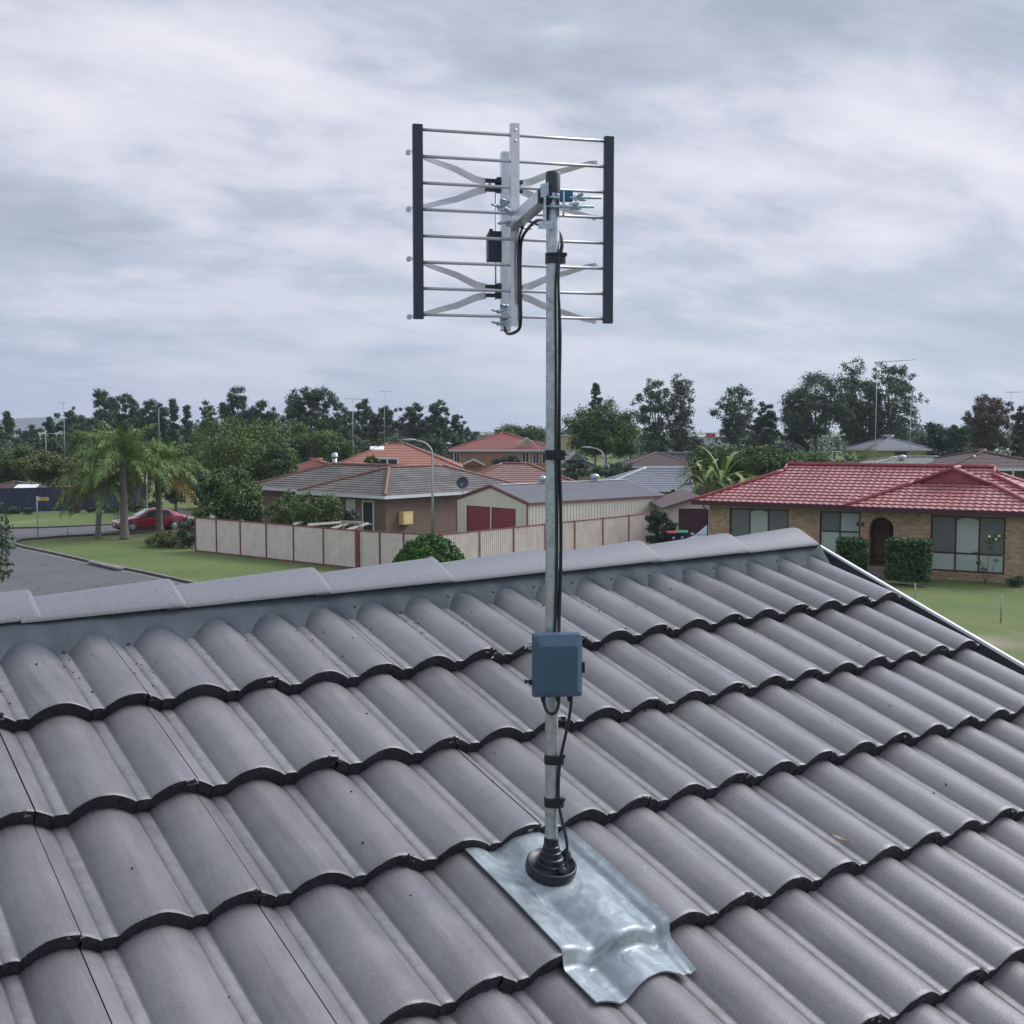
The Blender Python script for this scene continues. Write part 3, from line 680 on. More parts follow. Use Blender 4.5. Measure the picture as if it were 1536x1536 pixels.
def tilemat(name, c1, c2, rough=.5, streak=(.1,.1,.1), sa=.4, spec=.5):
    t = NT(name, rough); t.b.inputs['Specular IOR Level'].default_value = spec
    c = t.mix(t.rng(t.noise(3.2, 5, .7), .35, .65), c1, c2); c = t.mix(t.math('MULTIPLY', t.rng(t.noise(.7, 5, .65), .45, .7), sa), c, streak); t.base(c)
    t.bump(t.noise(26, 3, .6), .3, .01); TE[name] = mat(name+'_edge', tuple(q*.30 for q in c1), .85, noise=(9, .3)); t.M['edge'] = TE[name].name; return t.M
MT['tile_red'] = tilemat('red_glazed_tile', (.38,.135,.132), (.51,.240,.228), .38, (.20,.06,.065), .45)
MT['tile_greybrown'] = tilemat('weathered_grey_tile', (.080,.072,.068), (.135,.124,.118), .8, (.27,.25,.22), .45)
MT['tile_terracotta'] = tilemat('terracotta_tile', (.32,.130,.088), (.42,.195,.140), .7, (.28,.13,.10), .35)
MT['tile_pink'] = tilemat('faded_pink_brown_tile', (.20,.115,.098), (.28,.175,.15), .75, (.20,.12,.10), .4)
MT['tile_slate'] = tilemat('slate_grey_tile', (.17,.185,.215), (.25,.265,.30), .6, (.12,.13,.15), .4)
MT['tile_brick'] = tilemat('dull_red_tile', (.25,.085,.070), (.33,.125,.10), .7, (.18,.07,.06), .35)
MT['tile_dark'] = tilemat('dark_brown_tile', (.085,.060,.058), (.13,.085,.08), .7, (.07,.05,.05), .35)
MT['tile_green'] = tilemat('pale_green_grey_tile', (.25,.27,.24), (.34,.36,.32), .75, (.2,.2,.17), .35)
MT['hip_red'] = mat('red_hip_cap', (.30,.065,.075), .5, noise=(3, .2)); MT['hip_orange'] = mat('orange_hip_cap', (.27,.120,.102), .7, noise=(3, .2))
MT['cream'] = mat('cream_colorbond', (.60,.535,.46), .55, noise=(1.4, .06)); MT['cream_wall'] = mat('cream_steel_wall', (.66,.625,.545), .5, noise=(1.1, .05))
MT['fence_cream'] = mat('cream_fence_sheet', (.68,.60,.55), .55, noise=(2.2, .12))
MT['fence_red'] = mat('dusty_red_steel', (.215,.060,.058), .55, noise=(2, .15)); MT['door_red'] = mat('red_roller_door', (.235,.035,.048), .5)
MT['maroon'] = mat('maroon_paint', (.060,.018,.030), .5); MT['navy_fence'] = mat('navy_fence_sheet', (.022,.034,.072), .55, noise=(2, .2))
MT['shed_roof'] = mat('grey_shed_roof', (.165,.170,.190), .6, noise=(.9, .08)); MT['timber'] = mat('weathered_timber', (.34,.32,.27), .8, noise=(4, .2))
for _k in (): pass
MT['glass'] = mat('dark_window_glass', (.030,.036,.045), .12, noise=(1.2, .3)); MT['screen'] = mat('insect_screen_grey', (.135,.155,.155), .5, noise=(.9, .15))
MT['curtain'] = mat('white_curtain_behind_glass', (.42,.49,.47), .35, noise=(.8, .06)); MT['white2'] = mat('white_trim', (.62,.64,.66), .5)
for _k in ('screen', 'curtain'): MT[_k].node_tree.nodes['Principled BSDF'].inputs['Coat Weight'].default_value = 1.; MT[_k].node_tree.nodes['Principled BSDF'].inputs['Coat Roughness'].default_value = .04
MT['pole'] = mat('street_pole_steel', (.36,.40,.42), .45, .4, noise=(2, .15)); MT['black'] = mat('black_trim', (.02,.02,.022), .5)
MT['industrial'] = mat('olive_metal_cladding', (.26,.28,.24), .6, noise=(.5, .08)); MT['pale_shed'] = mat('pale_warehouse_cladding', (.55,.60,.64), .6)
MT['sign_red'] = mat('red_sign', (.50,.03,.05), .5); MT['sign_yellow'] = mat('amber_sign', (.62,.34,.07), .5); MT['yellow_box'] = mat('pale_yellow_enamel', (.72,.56,.27), .5)
MT['trunk'] = mat('grey_bark', (.13,.11,.095), .9, noise=(3, .35)); MT['trunk_pale'] = mat('pale_brown_bark', (.26,.18,.13), .9, noise=(2, .35)); MT['palm_trunk'] = mat('palm_trunk_bark', (.17,.15,.135), .9, noise=(5, .3))
def leafmat(name, a, b, c_=None, rough=.6):
    t = NT(name, rough); t.b.inputs['Specular IOR Level'].default_value = .25
    to = t.attr('tone'); c = t.mix(to, a, b)
    if c_: c = t.mix(t.rng(to, .86, 1.), c, c_)
    t.base(c); return t.M
LM = {'dark': leafmat('dark_eucalypt_leaves', (.042,.076,.050), (.105,.155,.090)),
      'mid': leafmat('mid_green_leaves', (.042,.088,.028), (.135,.195,.062)),
      'garden': leafmat('yellow_green_garden_leaves', (.065,.120,.032), (.155,.215,.060)),  # yellower, lighter leaf colour than the mid green
      'green': leafmat('fresh_green_leaves', (.040,.095,.026), (.130,.215,.060)),
      'olive': leafmat('olive_leaves', (.075,.095,.034), (.175,.185,.066)),
      'brown': leafmat('brown_tinged_leaves', (.075,.065,.055), (.155,.125,.100)),
      'hedge': leafmat('hedge_leaves', (.026,.070,.032), (.085,.160,.066)),
      'bright': leafmat('bright_shrub_leaves', (.024,.080,.014), (.090,.210,.035)),
      'conifer': leafmat('blue_green_needles', (.024,.054,.040), (.060,.105,.070)),
      'bluegrey': leafmat('grey_green_leaves', (.050,.070,.062), (.110,.135,.115)),
      'palm': leafmat('palm_fronds', (.068,.140,.036), (.200,.270,.080)), 'palm_old': leafmat('ageing_palm_fronds', (.21,.17,.045), (.33,.23,.06)), 'dead_frond': leafmat('dead_palm_fronds', (.17,.15,.12), (.27,.24,.19))}
# ================================================================ GROUND, ROADS, KERBS
x = MB(); S = 60; gx = [-2500, -600, -200, -90, -40, 0, 40, 90, 200, 600, 2500]; gy = [-300, -60, -10, 20, 45, 70, 100, 140, 220, 600, 3000]
x.grid([[(a, b, 0) for a in gx] for b in gy], 0, False); g = x.build('ground', MT['grass']); tag(g, kind='structure')
def sheet(name, pts, z, m, kind='structure'):
    x = MB(); x.add([(p[0], p[1], z) for p in pts], [tuple(range(len(pts)))], 0); o = x.build(name, m); return tag(o, kind=kind)
def G2(px, py): return gz(px, py)[:2]
# near road runs down to the right behind our roof, side road leaves to the upper right
k1 = [G2(300, 880), G2(215, 861), G2(140, 846), G2(75, 831), G2(32, 822)]
d1 = k1[1]-k1[0]; far_a = k1[0]-d1*9
corner_arc = [G2(18, 817), G2(22, 813)]
k2 = [G2(30, 811), G2(100, 805.5), G2(190, 801.5), G2(262, 798)]
d2 = k2[-1]-k2[-2]; d2 = d2/np.linalg.norm(d2); k2 = k2+[k2[-1]+d2*30]
kf = [G2(-60, 796), G2(20, 793.5), G2(60, 793), G2(120, 790.5), G2(180, 787.5)]; d3 = kf[-1]-kf[-2]; d3 /= np.linalg.norm(d3); kf = kf+[kf[-1]+d3*40]
road1 = [far_a]+k1+corner_arc+[G2(-60, 813), G2(-700, 840), G2(-900, 1000), far_a+V(-12, -10)]
sheet('road', road1, .006, MT['asphalt'])
sheet('side_road', [G2(-60, 813.2)]+[corner_arc[1]]+k2+[kf[-1]]+kf[::-1]+[G2(-300, 800)], .010, MT['asphalt'])
def kerb(name, pts, w_, side):
    x = MB(); P = [V(p[0], p[1], 0) for p in pts]; inn = []; out_ = []
    for i, p in enumerate(P):
        d = P[min(i+1, len(P)-1)]-P[max(i-1, 0)]; d /= np.linalg.norm(d); n_ = V(-d[1], d[0], 0)*side; inn.append(p); out_.append(p+n_*w_)
    h = V(0,0,.13); gut = [p-(q-p)/w_*.32 for p, q in zip(inn, out_)]
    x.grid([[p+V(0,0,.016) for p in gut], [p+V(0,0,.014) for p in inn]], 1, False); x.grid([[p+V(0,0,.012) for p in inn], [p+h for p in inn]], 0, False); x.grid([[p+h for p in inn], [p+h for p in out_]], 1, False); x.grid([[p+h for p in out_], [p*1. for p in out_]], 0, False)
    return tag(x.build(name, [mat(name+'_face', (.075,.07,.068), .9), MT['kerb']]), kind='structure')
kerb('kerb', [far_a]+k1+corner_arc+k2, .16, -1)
kerb('far_kerb', kf, .16, 1)
sheet('driveway', [G2(232, 785), G2(262, 786), G2(296, 779), G2(330, 775), G2(318, 769), G2(262, 765), G2(212, 766), G2(250, 771), G2(262, 776)], .014, MT['concrete'])
sheet('garden_bed', [G2(268, 822), G2(292, 824), G2(330, 829), G2(296, 812), G2(262, 812)], .012, MT['soil'])
sheet('lower_driveway', [G2(985, 850), G2(1075, 860), G2(1070, 795), G2(1010, 795)], .012, MT['concrete'])
for nm, pts in (('drain_lintel', ((140, 845.5), (186, 856))),):
    a, b = [gz(*p) for p in pts]; x = MB(); d = (b-a)/np.linalg.norm(b-a); n_ = V(-d[1], d[0], 0); x.obox((a+b)/2+V(0,0,.11)-n_*.14, (d*np.linalg.norm(b-a)/2, n_*.16, V(0,0,.045))); x.obox((a+b)/2+V(0,0,.05)-n_*.02, (d*np.linalg.norm(b-a)/2*.9, n_*.03, V(0,0,.035)), 1)
    o = x.build('kerb_drain', [MT['kerb'], MT['black']]); tag(o, 'concrete stormwater drain lintel set into the kerb of the near road', 'drain')
# distant hills
x = MB(); rows = []
for (yy, zz) in ((2600, 0), (2700, 22), (2850, 1.), (3000, 0)):
    rows.append([(xx, yy, max(0, zz*(1.0 if zz < 2 else 1)*(1.35+.12*math.sin(xx/210)+.10*math.sin(xx/83+2)+.05*math.sin(xx/31))*max(.0, min(1, (-500-xx)/500)))) for xx in range(-2400, 200, 40)])
x.grid(rows, 0, True); tag(x.build('hills', mat('hill_forest', (.030,.050,.035), .9, noise=(.02, .3))), kind='structure')
# ================================================================ BUILDING HELPERS
def roof_face(mb, O, eu, ev, nrm, lo, hi, vmax, m=0, gauge=.33, per=.30, amp=.030, step=.030, du=.075, off0=0.):
    """courses of wavy tiles climbing from O along ev; lo(v), hi(v) bound each course along eu"""
    O, eu, ev, nrm = V(*O), V(*eu), V(*ev), V(*nrm); nv = max(1, int(round(vmax/gauge))); g_ = vmax/nv
    for r in range(nv):
        v0, v1 = r*g_, (r+1)*g_; l0, h0, l1, h1 = lo(v0), hi(v0), lo(v1), hi(v1); L = min(l0, l1); H = max(h0, h1)
        if H-L < .05: continue
        us = np.arange(math.floor(L/du), math.ceil(H/du)+1)*du; A = []; B = []; C_ = []
        for u_ in us:
            a = min(max(u_, min(l0, h0)), max(l0, h0)); b = min(max(u_, min(l1, h1)), max(l1, h1))
            w0 = amp*.5*(1+math.cos(2*PI*a/per)) if amp else 0; w1 = amp*.5*(1+math.cos(2*PI*b/per)) if amp else 0
            A.append(O+eu*a+ev*v0+nrm*(w0+step+off0)); B.append(O+eu*b+ev*v1+nrm*(w1+off0)); C_.append(O+eu*a+ev*v0+nrm*(w0-.004+off0))
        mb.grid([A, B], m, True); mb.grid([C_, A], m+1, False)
def capline(mb, a, b, r=.10, m=0, seg=.42):
    a, b = V(*a), V(*b); L = np.linalg.norm(b-a); n_ = max(1, int(L/seg)); d = (b-a)/n_; pts = []; rr = []
    for k in range(n_): pts += [a+d*k, a+d*(k+.94)]; rr += [r*1.08, r*.92]
    mb.tube(pts, rr, 6, m)
def hip_house(name, root_xy, ang, A, B, ze, pitch, tile, capm, wallm, label, ends=('hip', 'hip'), ov=.5, fasc='white2', group=None, amp=.03, du=.15, gauge=.33, zb=0., gablet=0.):
    """local x 0..A, y 0..B is the eave rectangle; the ridge runs along x"""
    rt = empty(name, (root_xy[0], root_xy[1], zb), ang, label, 'house', group); ze = ze-zb; tp = math.tan(pitch); cp, sp_ = math.cos(pitch), math.sin(pitch)
    hw = B/2; vm = hw/cp; zr = ze+hw*tp; rf = MB()
    le = (lambda v: v*cp) if ends[0] == 'hip' else (lambda v: 0.); re = (lambda v: A-v*cp) if ends[1] == 'hip' else (lambda v: A)
    if ends[0] == 'dutch': le = lambda v: min(v*cp, hw-gablet)
    if ends[1] == 'dutch': re = lambda v: max(A-v*cp, A-hw+gablet)
    kw = dict(amp=amp, du=du, gauge=gauge)
    roof_face(rf, (0,0,ze), (1,0,0), (0,cp,sp_), (0,-sp_,cp), le, re, vm, **kw)
    roof_face(rf, (A,B,ze), (-1,0,0), (0,-cp,sp_), (0,sp_,cp), lambda v: A-re(v), lambda v: A-le(v), vm, **kw)
    cpm = MB()
    for e_, xx, sg in ((ends[0], 0., 1), (ends[1], A, -1)):
        if e_ in ('hip', 'dutch'):
            ve = vm if e_ == 'hip' else (hw-gablet)/cp
            roof_face(rf, (xx, B if sg > 0 else 0, ze), (0,-sg,0), (sg*cp,0,sp_), (-sg*sp_,0,cp), lambda v: v*cp, lambda v: B-v*cp, ve, **kw)
            q = ve*cp
            for yy, s2 in ((0, 1), (B, -1)): capline(cpm, (xx, yy, ze+.05), (xx+sg*q, yy+s2*q, ze+q*tp+.07))
            if e_ == 'dutch':
                xg = xx+sg*(q+.12); rf.add([(xg, q, ze+q*tp), (xg, B-q, ze+q*tp), (xg, hw, zr)], [(0,1,2)], 0)
                for yy in (q, B-q): capline(cpm, (xx+sg*q, yy, ze+q*tp+.05), (xx+sg*q, hw, zr+.07))
    x0 = hw if ends[0] == 'hip' else (hw-gablet if ends[0] == 'dutch' else 0.); x1 = A-(hw if ends[1] == 'hip' else (hw-gablet if ends[1] == 'dutch' else 0.))
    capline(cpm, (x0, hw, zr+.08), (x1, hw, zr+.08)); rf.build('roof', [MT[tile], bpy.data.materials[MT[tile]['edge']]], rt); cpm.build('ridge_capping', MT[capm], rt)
    f = MB(); 
    f.box((-.02, -.06, ze-.17), (A+.02, -.001, ze+.02)); f.box((-.02, B+.001, ze-.17), (A+.02, B+.06, ze+.02))
    if ends[0] != 'gable': f.box((-.07, -.06, ze-.17), (-.021, B+.06, ze+.02))
    if ends[1] != 'gable': f.box((A+.021, -.06, ze-.17), (A+.07, B+.06, ze+.02))
    for e_, xx, sg in ((ends[0], 0, 1), (ends[1], A, -1)):
        if e_ == 'gable':
            for yy, s2 in ((0, 1), (B, -1)): f.obox((xx-sg*.02, yy+s2*hw/2, ze+hw*tp/2), ((.02,0,0), (0,s2*hw/2,hw*tp/2), (0,0,.10)))
    f.build('gutter', MT[fasc], rt)
    s_ = MB(); s_.box((.02, .0, ze-.15), (A-.02, B, ze-.13)); s_.build('soffit', MT['white2'] if fasc == 'white2' else MT[fasc], rt)
    wl = MB(); t_ = ze-.152; y0, y1, x0_, x1_ = ov, B-ov, ov, A-ov
    wl.box((x0_, y0, -.3), (x1_, y1, t_))
    for e_, xx in ((ends[0], x0_), (ends[1], x1_-.1)):
        if e_ == 'gable': wl.prism([(xx, y0, t_+.002), (xx, y1, t_+.002), (xx, hw, t_+(hw-ov)*tp)], (.1,0,0))
    wl.build('wall', MT[wallm], rt)
    rt['zl'] = 0; del rt['zl']
    return rt
def add_window(rt, x0, x1, z0, z1, y, cols=2, rows=1, fm='white2', pane='glass', face='y', fw=.06, split=None, panes=None):
    """window standing 3 mm proud of a wall facing -y (or -x when face is 'x')"""
    f = MB(); P = []
    def bx(a0, a1, b0, b1, d0, d1, mb):
        if face == 'y': mb.box((a0, y-d1, b0), (a1, y-d0, b1))
        else: mb.box((y-d1, a0, b0), (y-d0, a1, b1))
    bx(x0, x1, z0, z0+fw, .003, .05, f); bx(x0, x1, z1-fw, z1, .003, .05, f); bx(x0, x0+fw, z0+fw, z1-fw, .003, .05, f); bx(x1-fw, x1, z0+fw, z1-fw, .003, .05, f)
    xs_ = [x0+fw+(x1-x0-2*fw)*k/cols for k in range(cols+1)]; zs_ = [z0+fw]+([split] if split else [])+[z1-fw]
    for k in range(1, cols): bx(xs_[k]-fw/2, xs_[k]+fw/2, z0+fw, z1-fw, .003, .048, f)
    if split: 
        for k in range(cols): bx(xs_[k]+fw/2, xs_[k+1]-fw/2, split-fw/2, split+fw/2, .003, .046, f)
    fo_ = f.build('window', MT[fm], rt); q = 0
    for r in range(len(zs_)-1):
        for k in range(cols):
            p_ = MB(); bx(xs_[k], xs_[k+1], zs_[r], zs_[r+1], .004, .022, p_); pm = pane
            if panes: pm = panes[q % len(panes)]
            p_.build('pane', MT[pm], fo_); q += 1
    return fo_
def lin_a(rt_xy, ang, b, px):
    """local x so that the point (x, b) of a building lies on picture column px"""
    cx_, sx_ = math.cos(ang), math.sin(ang); X0 = rt_xy[0]-sx_*b; Y0 = rt_xy[1]+cx_*b; k = (px-768)/FPX
    return (k*Y0-X0)/(cx_-k*sx_)
def z_at(rt_xy, ang, a, b, py):
    Y = rt_xy[1]+math.sin(ang)*a+math.cos(ang)*b; return CZ-(py-645)*Y/FPX
# ================================================================ RED TILED BRICK HOUSE
RA = math.atan2(-7.2, 12.7); RX = (8.75, 55.2); ze = 3.06; tp = .40; pt = math.atan(tp); cp, sp_ = math.cos(pt), math.sin(pt)
rh = empty('brick_house', (*RX, 0), RA, 'tan brick house with glossy red tiled roof, arched porch and brown windows', 'house')
x = MB(); AA, BB, hw = 16.4, 8.3, 4.15; gl = .75; vm = hw/cp; zr = ze+hw*tp
WX0, WX1, WY = 7.4, 15.6, -.6; wh = (WX1-WX0)/2; kw = dict(amp=.030, du=.05, gauge=.335, per=.30, step=.042)
le = lambda v: min(v*cp, hw-gl); re = lambda v: max(AA-v*cp, AA-hw+gl)
roof_face(x, (0,0,ze), (1,0,0), (0,cp,sp_), (0,-sp_,cp), le, lambda v: min(WX0+v*cp, WX0+wh), vm, **kw)
roof_face(x, (0,0,ze), (1,0,0), (0,cp,sp_), (0,-sp_,cp), lambda v: max(WX1-v*cp, WX0+wh), re, vm, **kw)
roof_face(x, (AA,BB,ze), (-1,0,0), (0,-cp,sp_), (0,sp_,cp), lambda v: AA-re(v), lambda v: AA-le(v), vm, **kw)
q = hw-gl; ve = q/cp
roof_face(x, (0,BB,ze), (0,-1,0), (cp,0,sp_), (-sp_,0,cp), lambda v: v*cp, lambda v: BB-v*cp, ve, **kw)
roof_face(x, (AA,0,ze), (0,1,0), (-cp,0,sp_), (sp_,0,cp), lambda v: v*cp, lambda v: BB-v*cp, ve, **kw)
qg = 2.5   # height of the wing's gablet base measured in plan
roof_face(x, (WX0,WY,ze), (1,0,0), (0,cp,sp_), (0,-sp_,cp), lambda v: v*cp, lambda v: 2*wh-v*cp, qg/cp, **kw)
roof_face(x, (WX0,hw,ze), (0,-1,0), (cp,0,sp_), (-sp_,0,cp), lambda v: hw-v*cp, lambda v: hw-max(WY+min(v*cp, qg-.15), WY), wh/cp, **kw)
roof_face(x, (WX1,WY,ze), (0,1,0), (-cp,0,sp_), (sp_,0,cp), lambda v: min(v*cp, qg-.15), lambda v: v*cp-WY, wh/cp, **kw)
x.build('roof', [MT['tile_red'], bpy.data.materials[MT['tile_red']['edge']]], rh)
zg = ze+qg*tp; zw = ze+wh*tp; x = MB()
x.prism([(WX0+qg, WY+qg+.05, zg+.03), (WX1-qg, WY+qg+.05, zg+.03), (WX0+wh, WY+qg+.05, zw)], (0,.05,0)); x.build('gablet', MT['hip_red'], rh)
x = MB()
x.prism([(q+.1, q, ze+q*tp), (q+.1, BB-q, ze+q*tp), (q+.1, hw, zr)], (.05,0,0)); x.build('end_gablet', MT['hip_red'], rh); x = MB(); x.prism([(AA-q-.1, q, ze+q*tp), (AA-q-.1, BB-q, ze+q*tp), (AA-q-.1, hw, zr)], (-.05,0,0)); x.build('end_gablet', MT['hip_red'], rh)
x = MB()
capline(x, (0,0,ze+.06), (q,q,ze+q*tp+.08)); capline(x, (0,BB,ze+.06), (q,BB-q,ze+q*tp+.08)); capline(x, (AA,0,ze+.06), (AA-q,q,ze+q*tp+.08)); capline(x, (AA,BB,ze+.06), (AA-q,BB-q,ze+q*tp+.08))
for xe in (q, AA-q):
    for ye in (q, BB-q): capline(x, (xe, ye, ze+q*tp+.06), (xe, hw, zr+.08), .08)
capline(x, (q,hw,zr+.09), (AA-q,hw,zr+.09)); capline(x, (WX0,WY,ze+.06), (WX0+qg,WY+qg,zg+.08)); capline(x, (WX1,WY,ze+.06), (WX1-qg,WY+qg,zg+.08))
capline(x, (WX0+qg,WY+qg-.05,zg+.06), (WX0+wh,WY+qg-.05,zw+.08), .09); capline(x, (WX1-qg,WY+qg-.05,zg+.06), (WX0+wh,WY+qg-.05,zw+.08), .09); capline(x, (WX0+wh,WY+qg-.1,zw+.08), (WX0+wh,hw,zw+.08))
x.build('ridge_capping', MT['hip_red'], rh)
x = MB(); x.box((-.07,-.09,ze-.17), (WX0-.07,-.002,ze+.035)); x.box((WX0-.07,WY-.09,ze-.17), (WX1+.07,WY-.002,ze+.035)); x.box((WX0-.07,WY,ze-.17), (WX0-.002,-.092,ze+.035)); x.box((WX1+.002,WY,ze-.17), (WX1+.07,-.092,ze+.035)); x.box((WX1+.072,-.09,ze-.17), (AA+.07,-.002,ze+.035)); x.box((-.07,0,ze-.17), (-.002,BB+.07,ze+.035)); x.box((AA+.002,0,ze-.17), (AA+.07,BB+.07,ze+.035)); x.box((0,BB+.002,ze-.17), (AA,BB+.07,ze+.035))
x.build('gutter', MT['maroon'], rh)
x = MB(); x.box((0,0,ze-.15), (AA,BB,ze-.13)); x.box((WX0,WY,ze-.15), (WX1,-.002,ze-.13)); x.build('soffit', mat('brown_soffit', (.10,.055,.06), .7), rh)
# front walls with real openings
def wall_strip(mb, x0, x1, y, z0, z1, ops, th=.16, axis='x'):
    """wall plane at y facing -y, cut around rectangular openings (x0, x1, z0, z1), with reveals th deep"""
    xs_ = sorted({x0, x1, *[o[0] for o in ops], *[o[1] for o in ops]}); zs_ = sorted({z0, z1, *[o[2] for o in ops], *[o[3] for o in ops]})
    def pt(a, d, z): return (a, y+d, z) if axis == 'x' else (y+d, a, z)
    for i in range(len(xs_)-1):
        for j in range(len(zs_)-1):
            mx_, mz = (xs_[i]+xs_[i+1])/2, (zs_[j]+zs_[j+1])/2
            if any(o[0] < mx_ < o[1] and o[2] < mz < o[3] for o in ops): continue
            mb.quad(pt(xs_[i],0,zs_[j]), pt(xs_[i+1],0,zs_[j]), pt(xs_[i+1],0,zs_[j+1]), pt(xs_[i],0,zs_[j+1]))
    for o in ops:
        for a, b in (((o[0],o[2]),(o[0],o[3])), ((o[0],o[3]),(o[1],o[3])), ((o[1],o[3]),(o[1],o[2])), ((o[1],o[2]),(o[0],o[2]))):
            mb.quad(pt(a[0],0,a[1]), pt(b[0],0,b[1]), pt(b[0],th,b[1]), pt(a[0],th,a[1]))
YM, YW, zt = .6, 0.0, ze-.152
def A_(px, b): return lin_a(RX, RA, b, px)
def Z_(py, a, b): return z_at(RX, RA, a, b, py)
w1 = (A_(1095, YM), A_(1184, YM), 0); w1z = (Z_(762, w1[0], YM), .95); w2 = (A_(1231, YM), 7.80); w2z0 = .55
xw0 = 7.95
a3, b3 = A_(1398, YW), A_(1511, YW); z3a, z3b = Z_(857, a3, YW), Z_(773, a3, YW)
ar0, ar1 = A_(1305.5, YW), A_(1342.5, YW); zf = Z_(852, ar0, YW); art = Z_(776, ar0, YW); rr = (ar1-ar0)/2; ac_ = (ar0+ar1)/2; ars = art-rr
x = MB(); z1t = min(w1z[0], zt-.12)
wall_strip(x, .6, 7.95, YM, 0, zt, [(w1[0], w1[1], .95, z1t), (w2[0], w2[1], w2z0, z1t)])
wall_strip(x, 7.95, 15.05, YW, 0, zt, [(a3, b3, z3a, z3b), (ar0, ar1, zf, art)], th=.30)
# spandrels that round the top of the porch arch
for sg in (-1, 1):
    arc = [(ac_+sg*rr*math.cos(q*PI/2/8), ars+rr*math.sin(q*PI/2/8)) for q in range(9)]
    pol = [(p_[0], YW+.001, p_[1]) for p_ in arc]+[(ac_+sg*rr, YW+.001, art)]; x.prism(pol if sg < 0 else pol[::-1], (0,.29,0))
wall_strip(x, 15.05, AA-.6, YM, 0, zt, [])
x.quad((7.95,YM,0), (7.95,YW,0), (7.95,YW,zt), (7.95,YM,zt)); x.quad((15.05,YW,0), (15.05,YM,0), (15.05,YM,zt), (15.05,YW,zt))
x.quad((.6,BB-.6,0), (.6,YM,0), (.6,YM,zt), (.6,BB-.6,zt)); x.quad((AA-.6,YM,0), (AA-.6,BB-.6,0), (AA-.6,BB-.6,zt), (AA-.6,YM,zt)); x.quad((AA-.6,BB-.6,0), (.6,BB-.6,0), (.6,BB-.6,zt), (AA-.6,BB-.6,zt))
# soldier arch ring, window sills
for q in range(15):
    an = PI*(q+.5)/15; cc = (ac_+(rr+.07)*math.cos(an), YW-.006, ars+(rr+.07)*math.sin(an)); x.obox(cc, ((.055*math.cos(an),0,.055*math.sin(an)), (0,.006,0), (-.036*math.sin(an)*(rr+.07)/.6,0,.036*math.cos(an)*(rr+.07)/.6)))
for k in range(int((b3-a3)/.115)): x.box((a3+k*.115, YW-.03, z3a-.10), (a3+k*.115+.10, YW+.05, z3a-.002))
x.box((7.95, YW-.015, z3a-.20), (15.06, YW-.003, z3a-.13))
x.build('wall', MT['brick_tan'], rh)
# porch recess
x = MB(); x.quad((ar0-.25,YW+.30,zf), (ar0-.25,YW+2.4,zf), (ar0-.25,YW+2.4,art+.1), (ar0-.25,YW+.30,art+.1)); x.quad((ar0-.25,YW+2.4,zf), (ar1+.3,YW+2.4,zf), (ar1+.3,YW+2.4,art+.1), (ar0-.25,YW+2.4,art+.1)); x.quad((ar0-.25,YW+.3,zf), (ar1+.3,YW+.3,zf), (ar1+.3,YW+2.4,zf), (ar0-.25,YW+2.4,zf)); x.quad((ar1+.3,YW+.3,zf), (ar1+.3,YW+2.4,zf), (ar1+.3,YW+2.4,art+.1), (ar1+.3,YW+.3,art+.1)); x.quad((ar0-.25,YW+.3,art+.1), (ar1+.3,YW+.3,art+.1), (ar1+.3,YW+2.4,art+.1), (ar0-.25,YW+2.4,art+.1))
x.build('porch', MT['brick_tan'], rh)
x = MB(); x.box((ac_-.12, YW+2.32, zf+.02), (ar1+.28, YW+2.38, art-.1)); dr = x.build('front_door', MT['maroon'], rh); x = MB(); x.box((ac_-.05, YW+2.29, zf+.95), (ac_-.01, YW+2.32, zf+1.1)); x.build('handle', MT['zinc'], dr)
for k, (zz, yy) in enumerate(((zf-.01, -.35), (zf-.2, -.7))):
    x = MB(); x.box((ar0-.15, YW+yy, 0), (ar1+.3, YW+yy+.349, zz)); x.build('step', mat('step_concrete_%d' % k, (.25,.22,.20), .9, noise=(4, .2)), rh)
def big_window(x0, x1, z0, z1, y, cols, split, panes):
    f = MB(); d0, d1 = .08, .14; fw = .075
    f.box((x0, y+d0, z0), (x1, y+d1, z0+fw)); f.box((x0, y+d0, z1-fw), (x1, y+d1, z1)); f.box((x0, y+d0, z0+fw), (x0+fw, y+d1, z1-fw)); f.box((x1-fw, y+d0, z0+fw), (x1, y+d1, z1-fw))
    xs_ = [x0+fw+(x1-x0-2*fw)*k/cols for k in range(cols+1)]
    for k in range(1, cols): f.box((xs_[k]-fw/2, y+d0+.003, z0+fw), (xs_[k]+fw/2, y+d1, z1-fw))
    if split:
        for k in range(cols): f.box((xs_[k]+fw/2, y+d0+.006, split-.04), (xs_[k+1]-fw/2, y+d1, split+.04))
    wo = f.build('window', mat('brown_window_frame', (.055,.028,.032), .5), rh); q = 0
    for r, (za, zb_) in enumerate([(z0, split), (split, z1)] if split else [(z0, z1)]):
        for k in range(cols):
            p_ = MB(); p_.box((xs_[k], y+d0+.02, za+.01), (xs_[k+1], y+d0+.035, zb_-.01)); pn = p_.build('pane', MT[panes[q]], wo); q += 1
            if panes[q-1] == 'curtain' and zb_-za > .9 and cols == 3 and k == 1:
                h_ = MB(); w_ = xs_[k+1]-xs_[k]; top = zb_-.08; pts = [(xs_[k]+.04+(w_-.08)*j/10, y+d0+.016, top-.13*(2*j/10-1)**2-.0) for j in range(11)]
                h_.add(pts+[(p[0], p[1], top+.01) for p in pts[::-1]], [tuple(range(22))[::-1]], 0); h_.build('pelmet', MT['screen'], wo)
big_window(w1[0], w1[1], .95, z1t, YM, 3, None, ['screen', 'curtain', 'screen'])
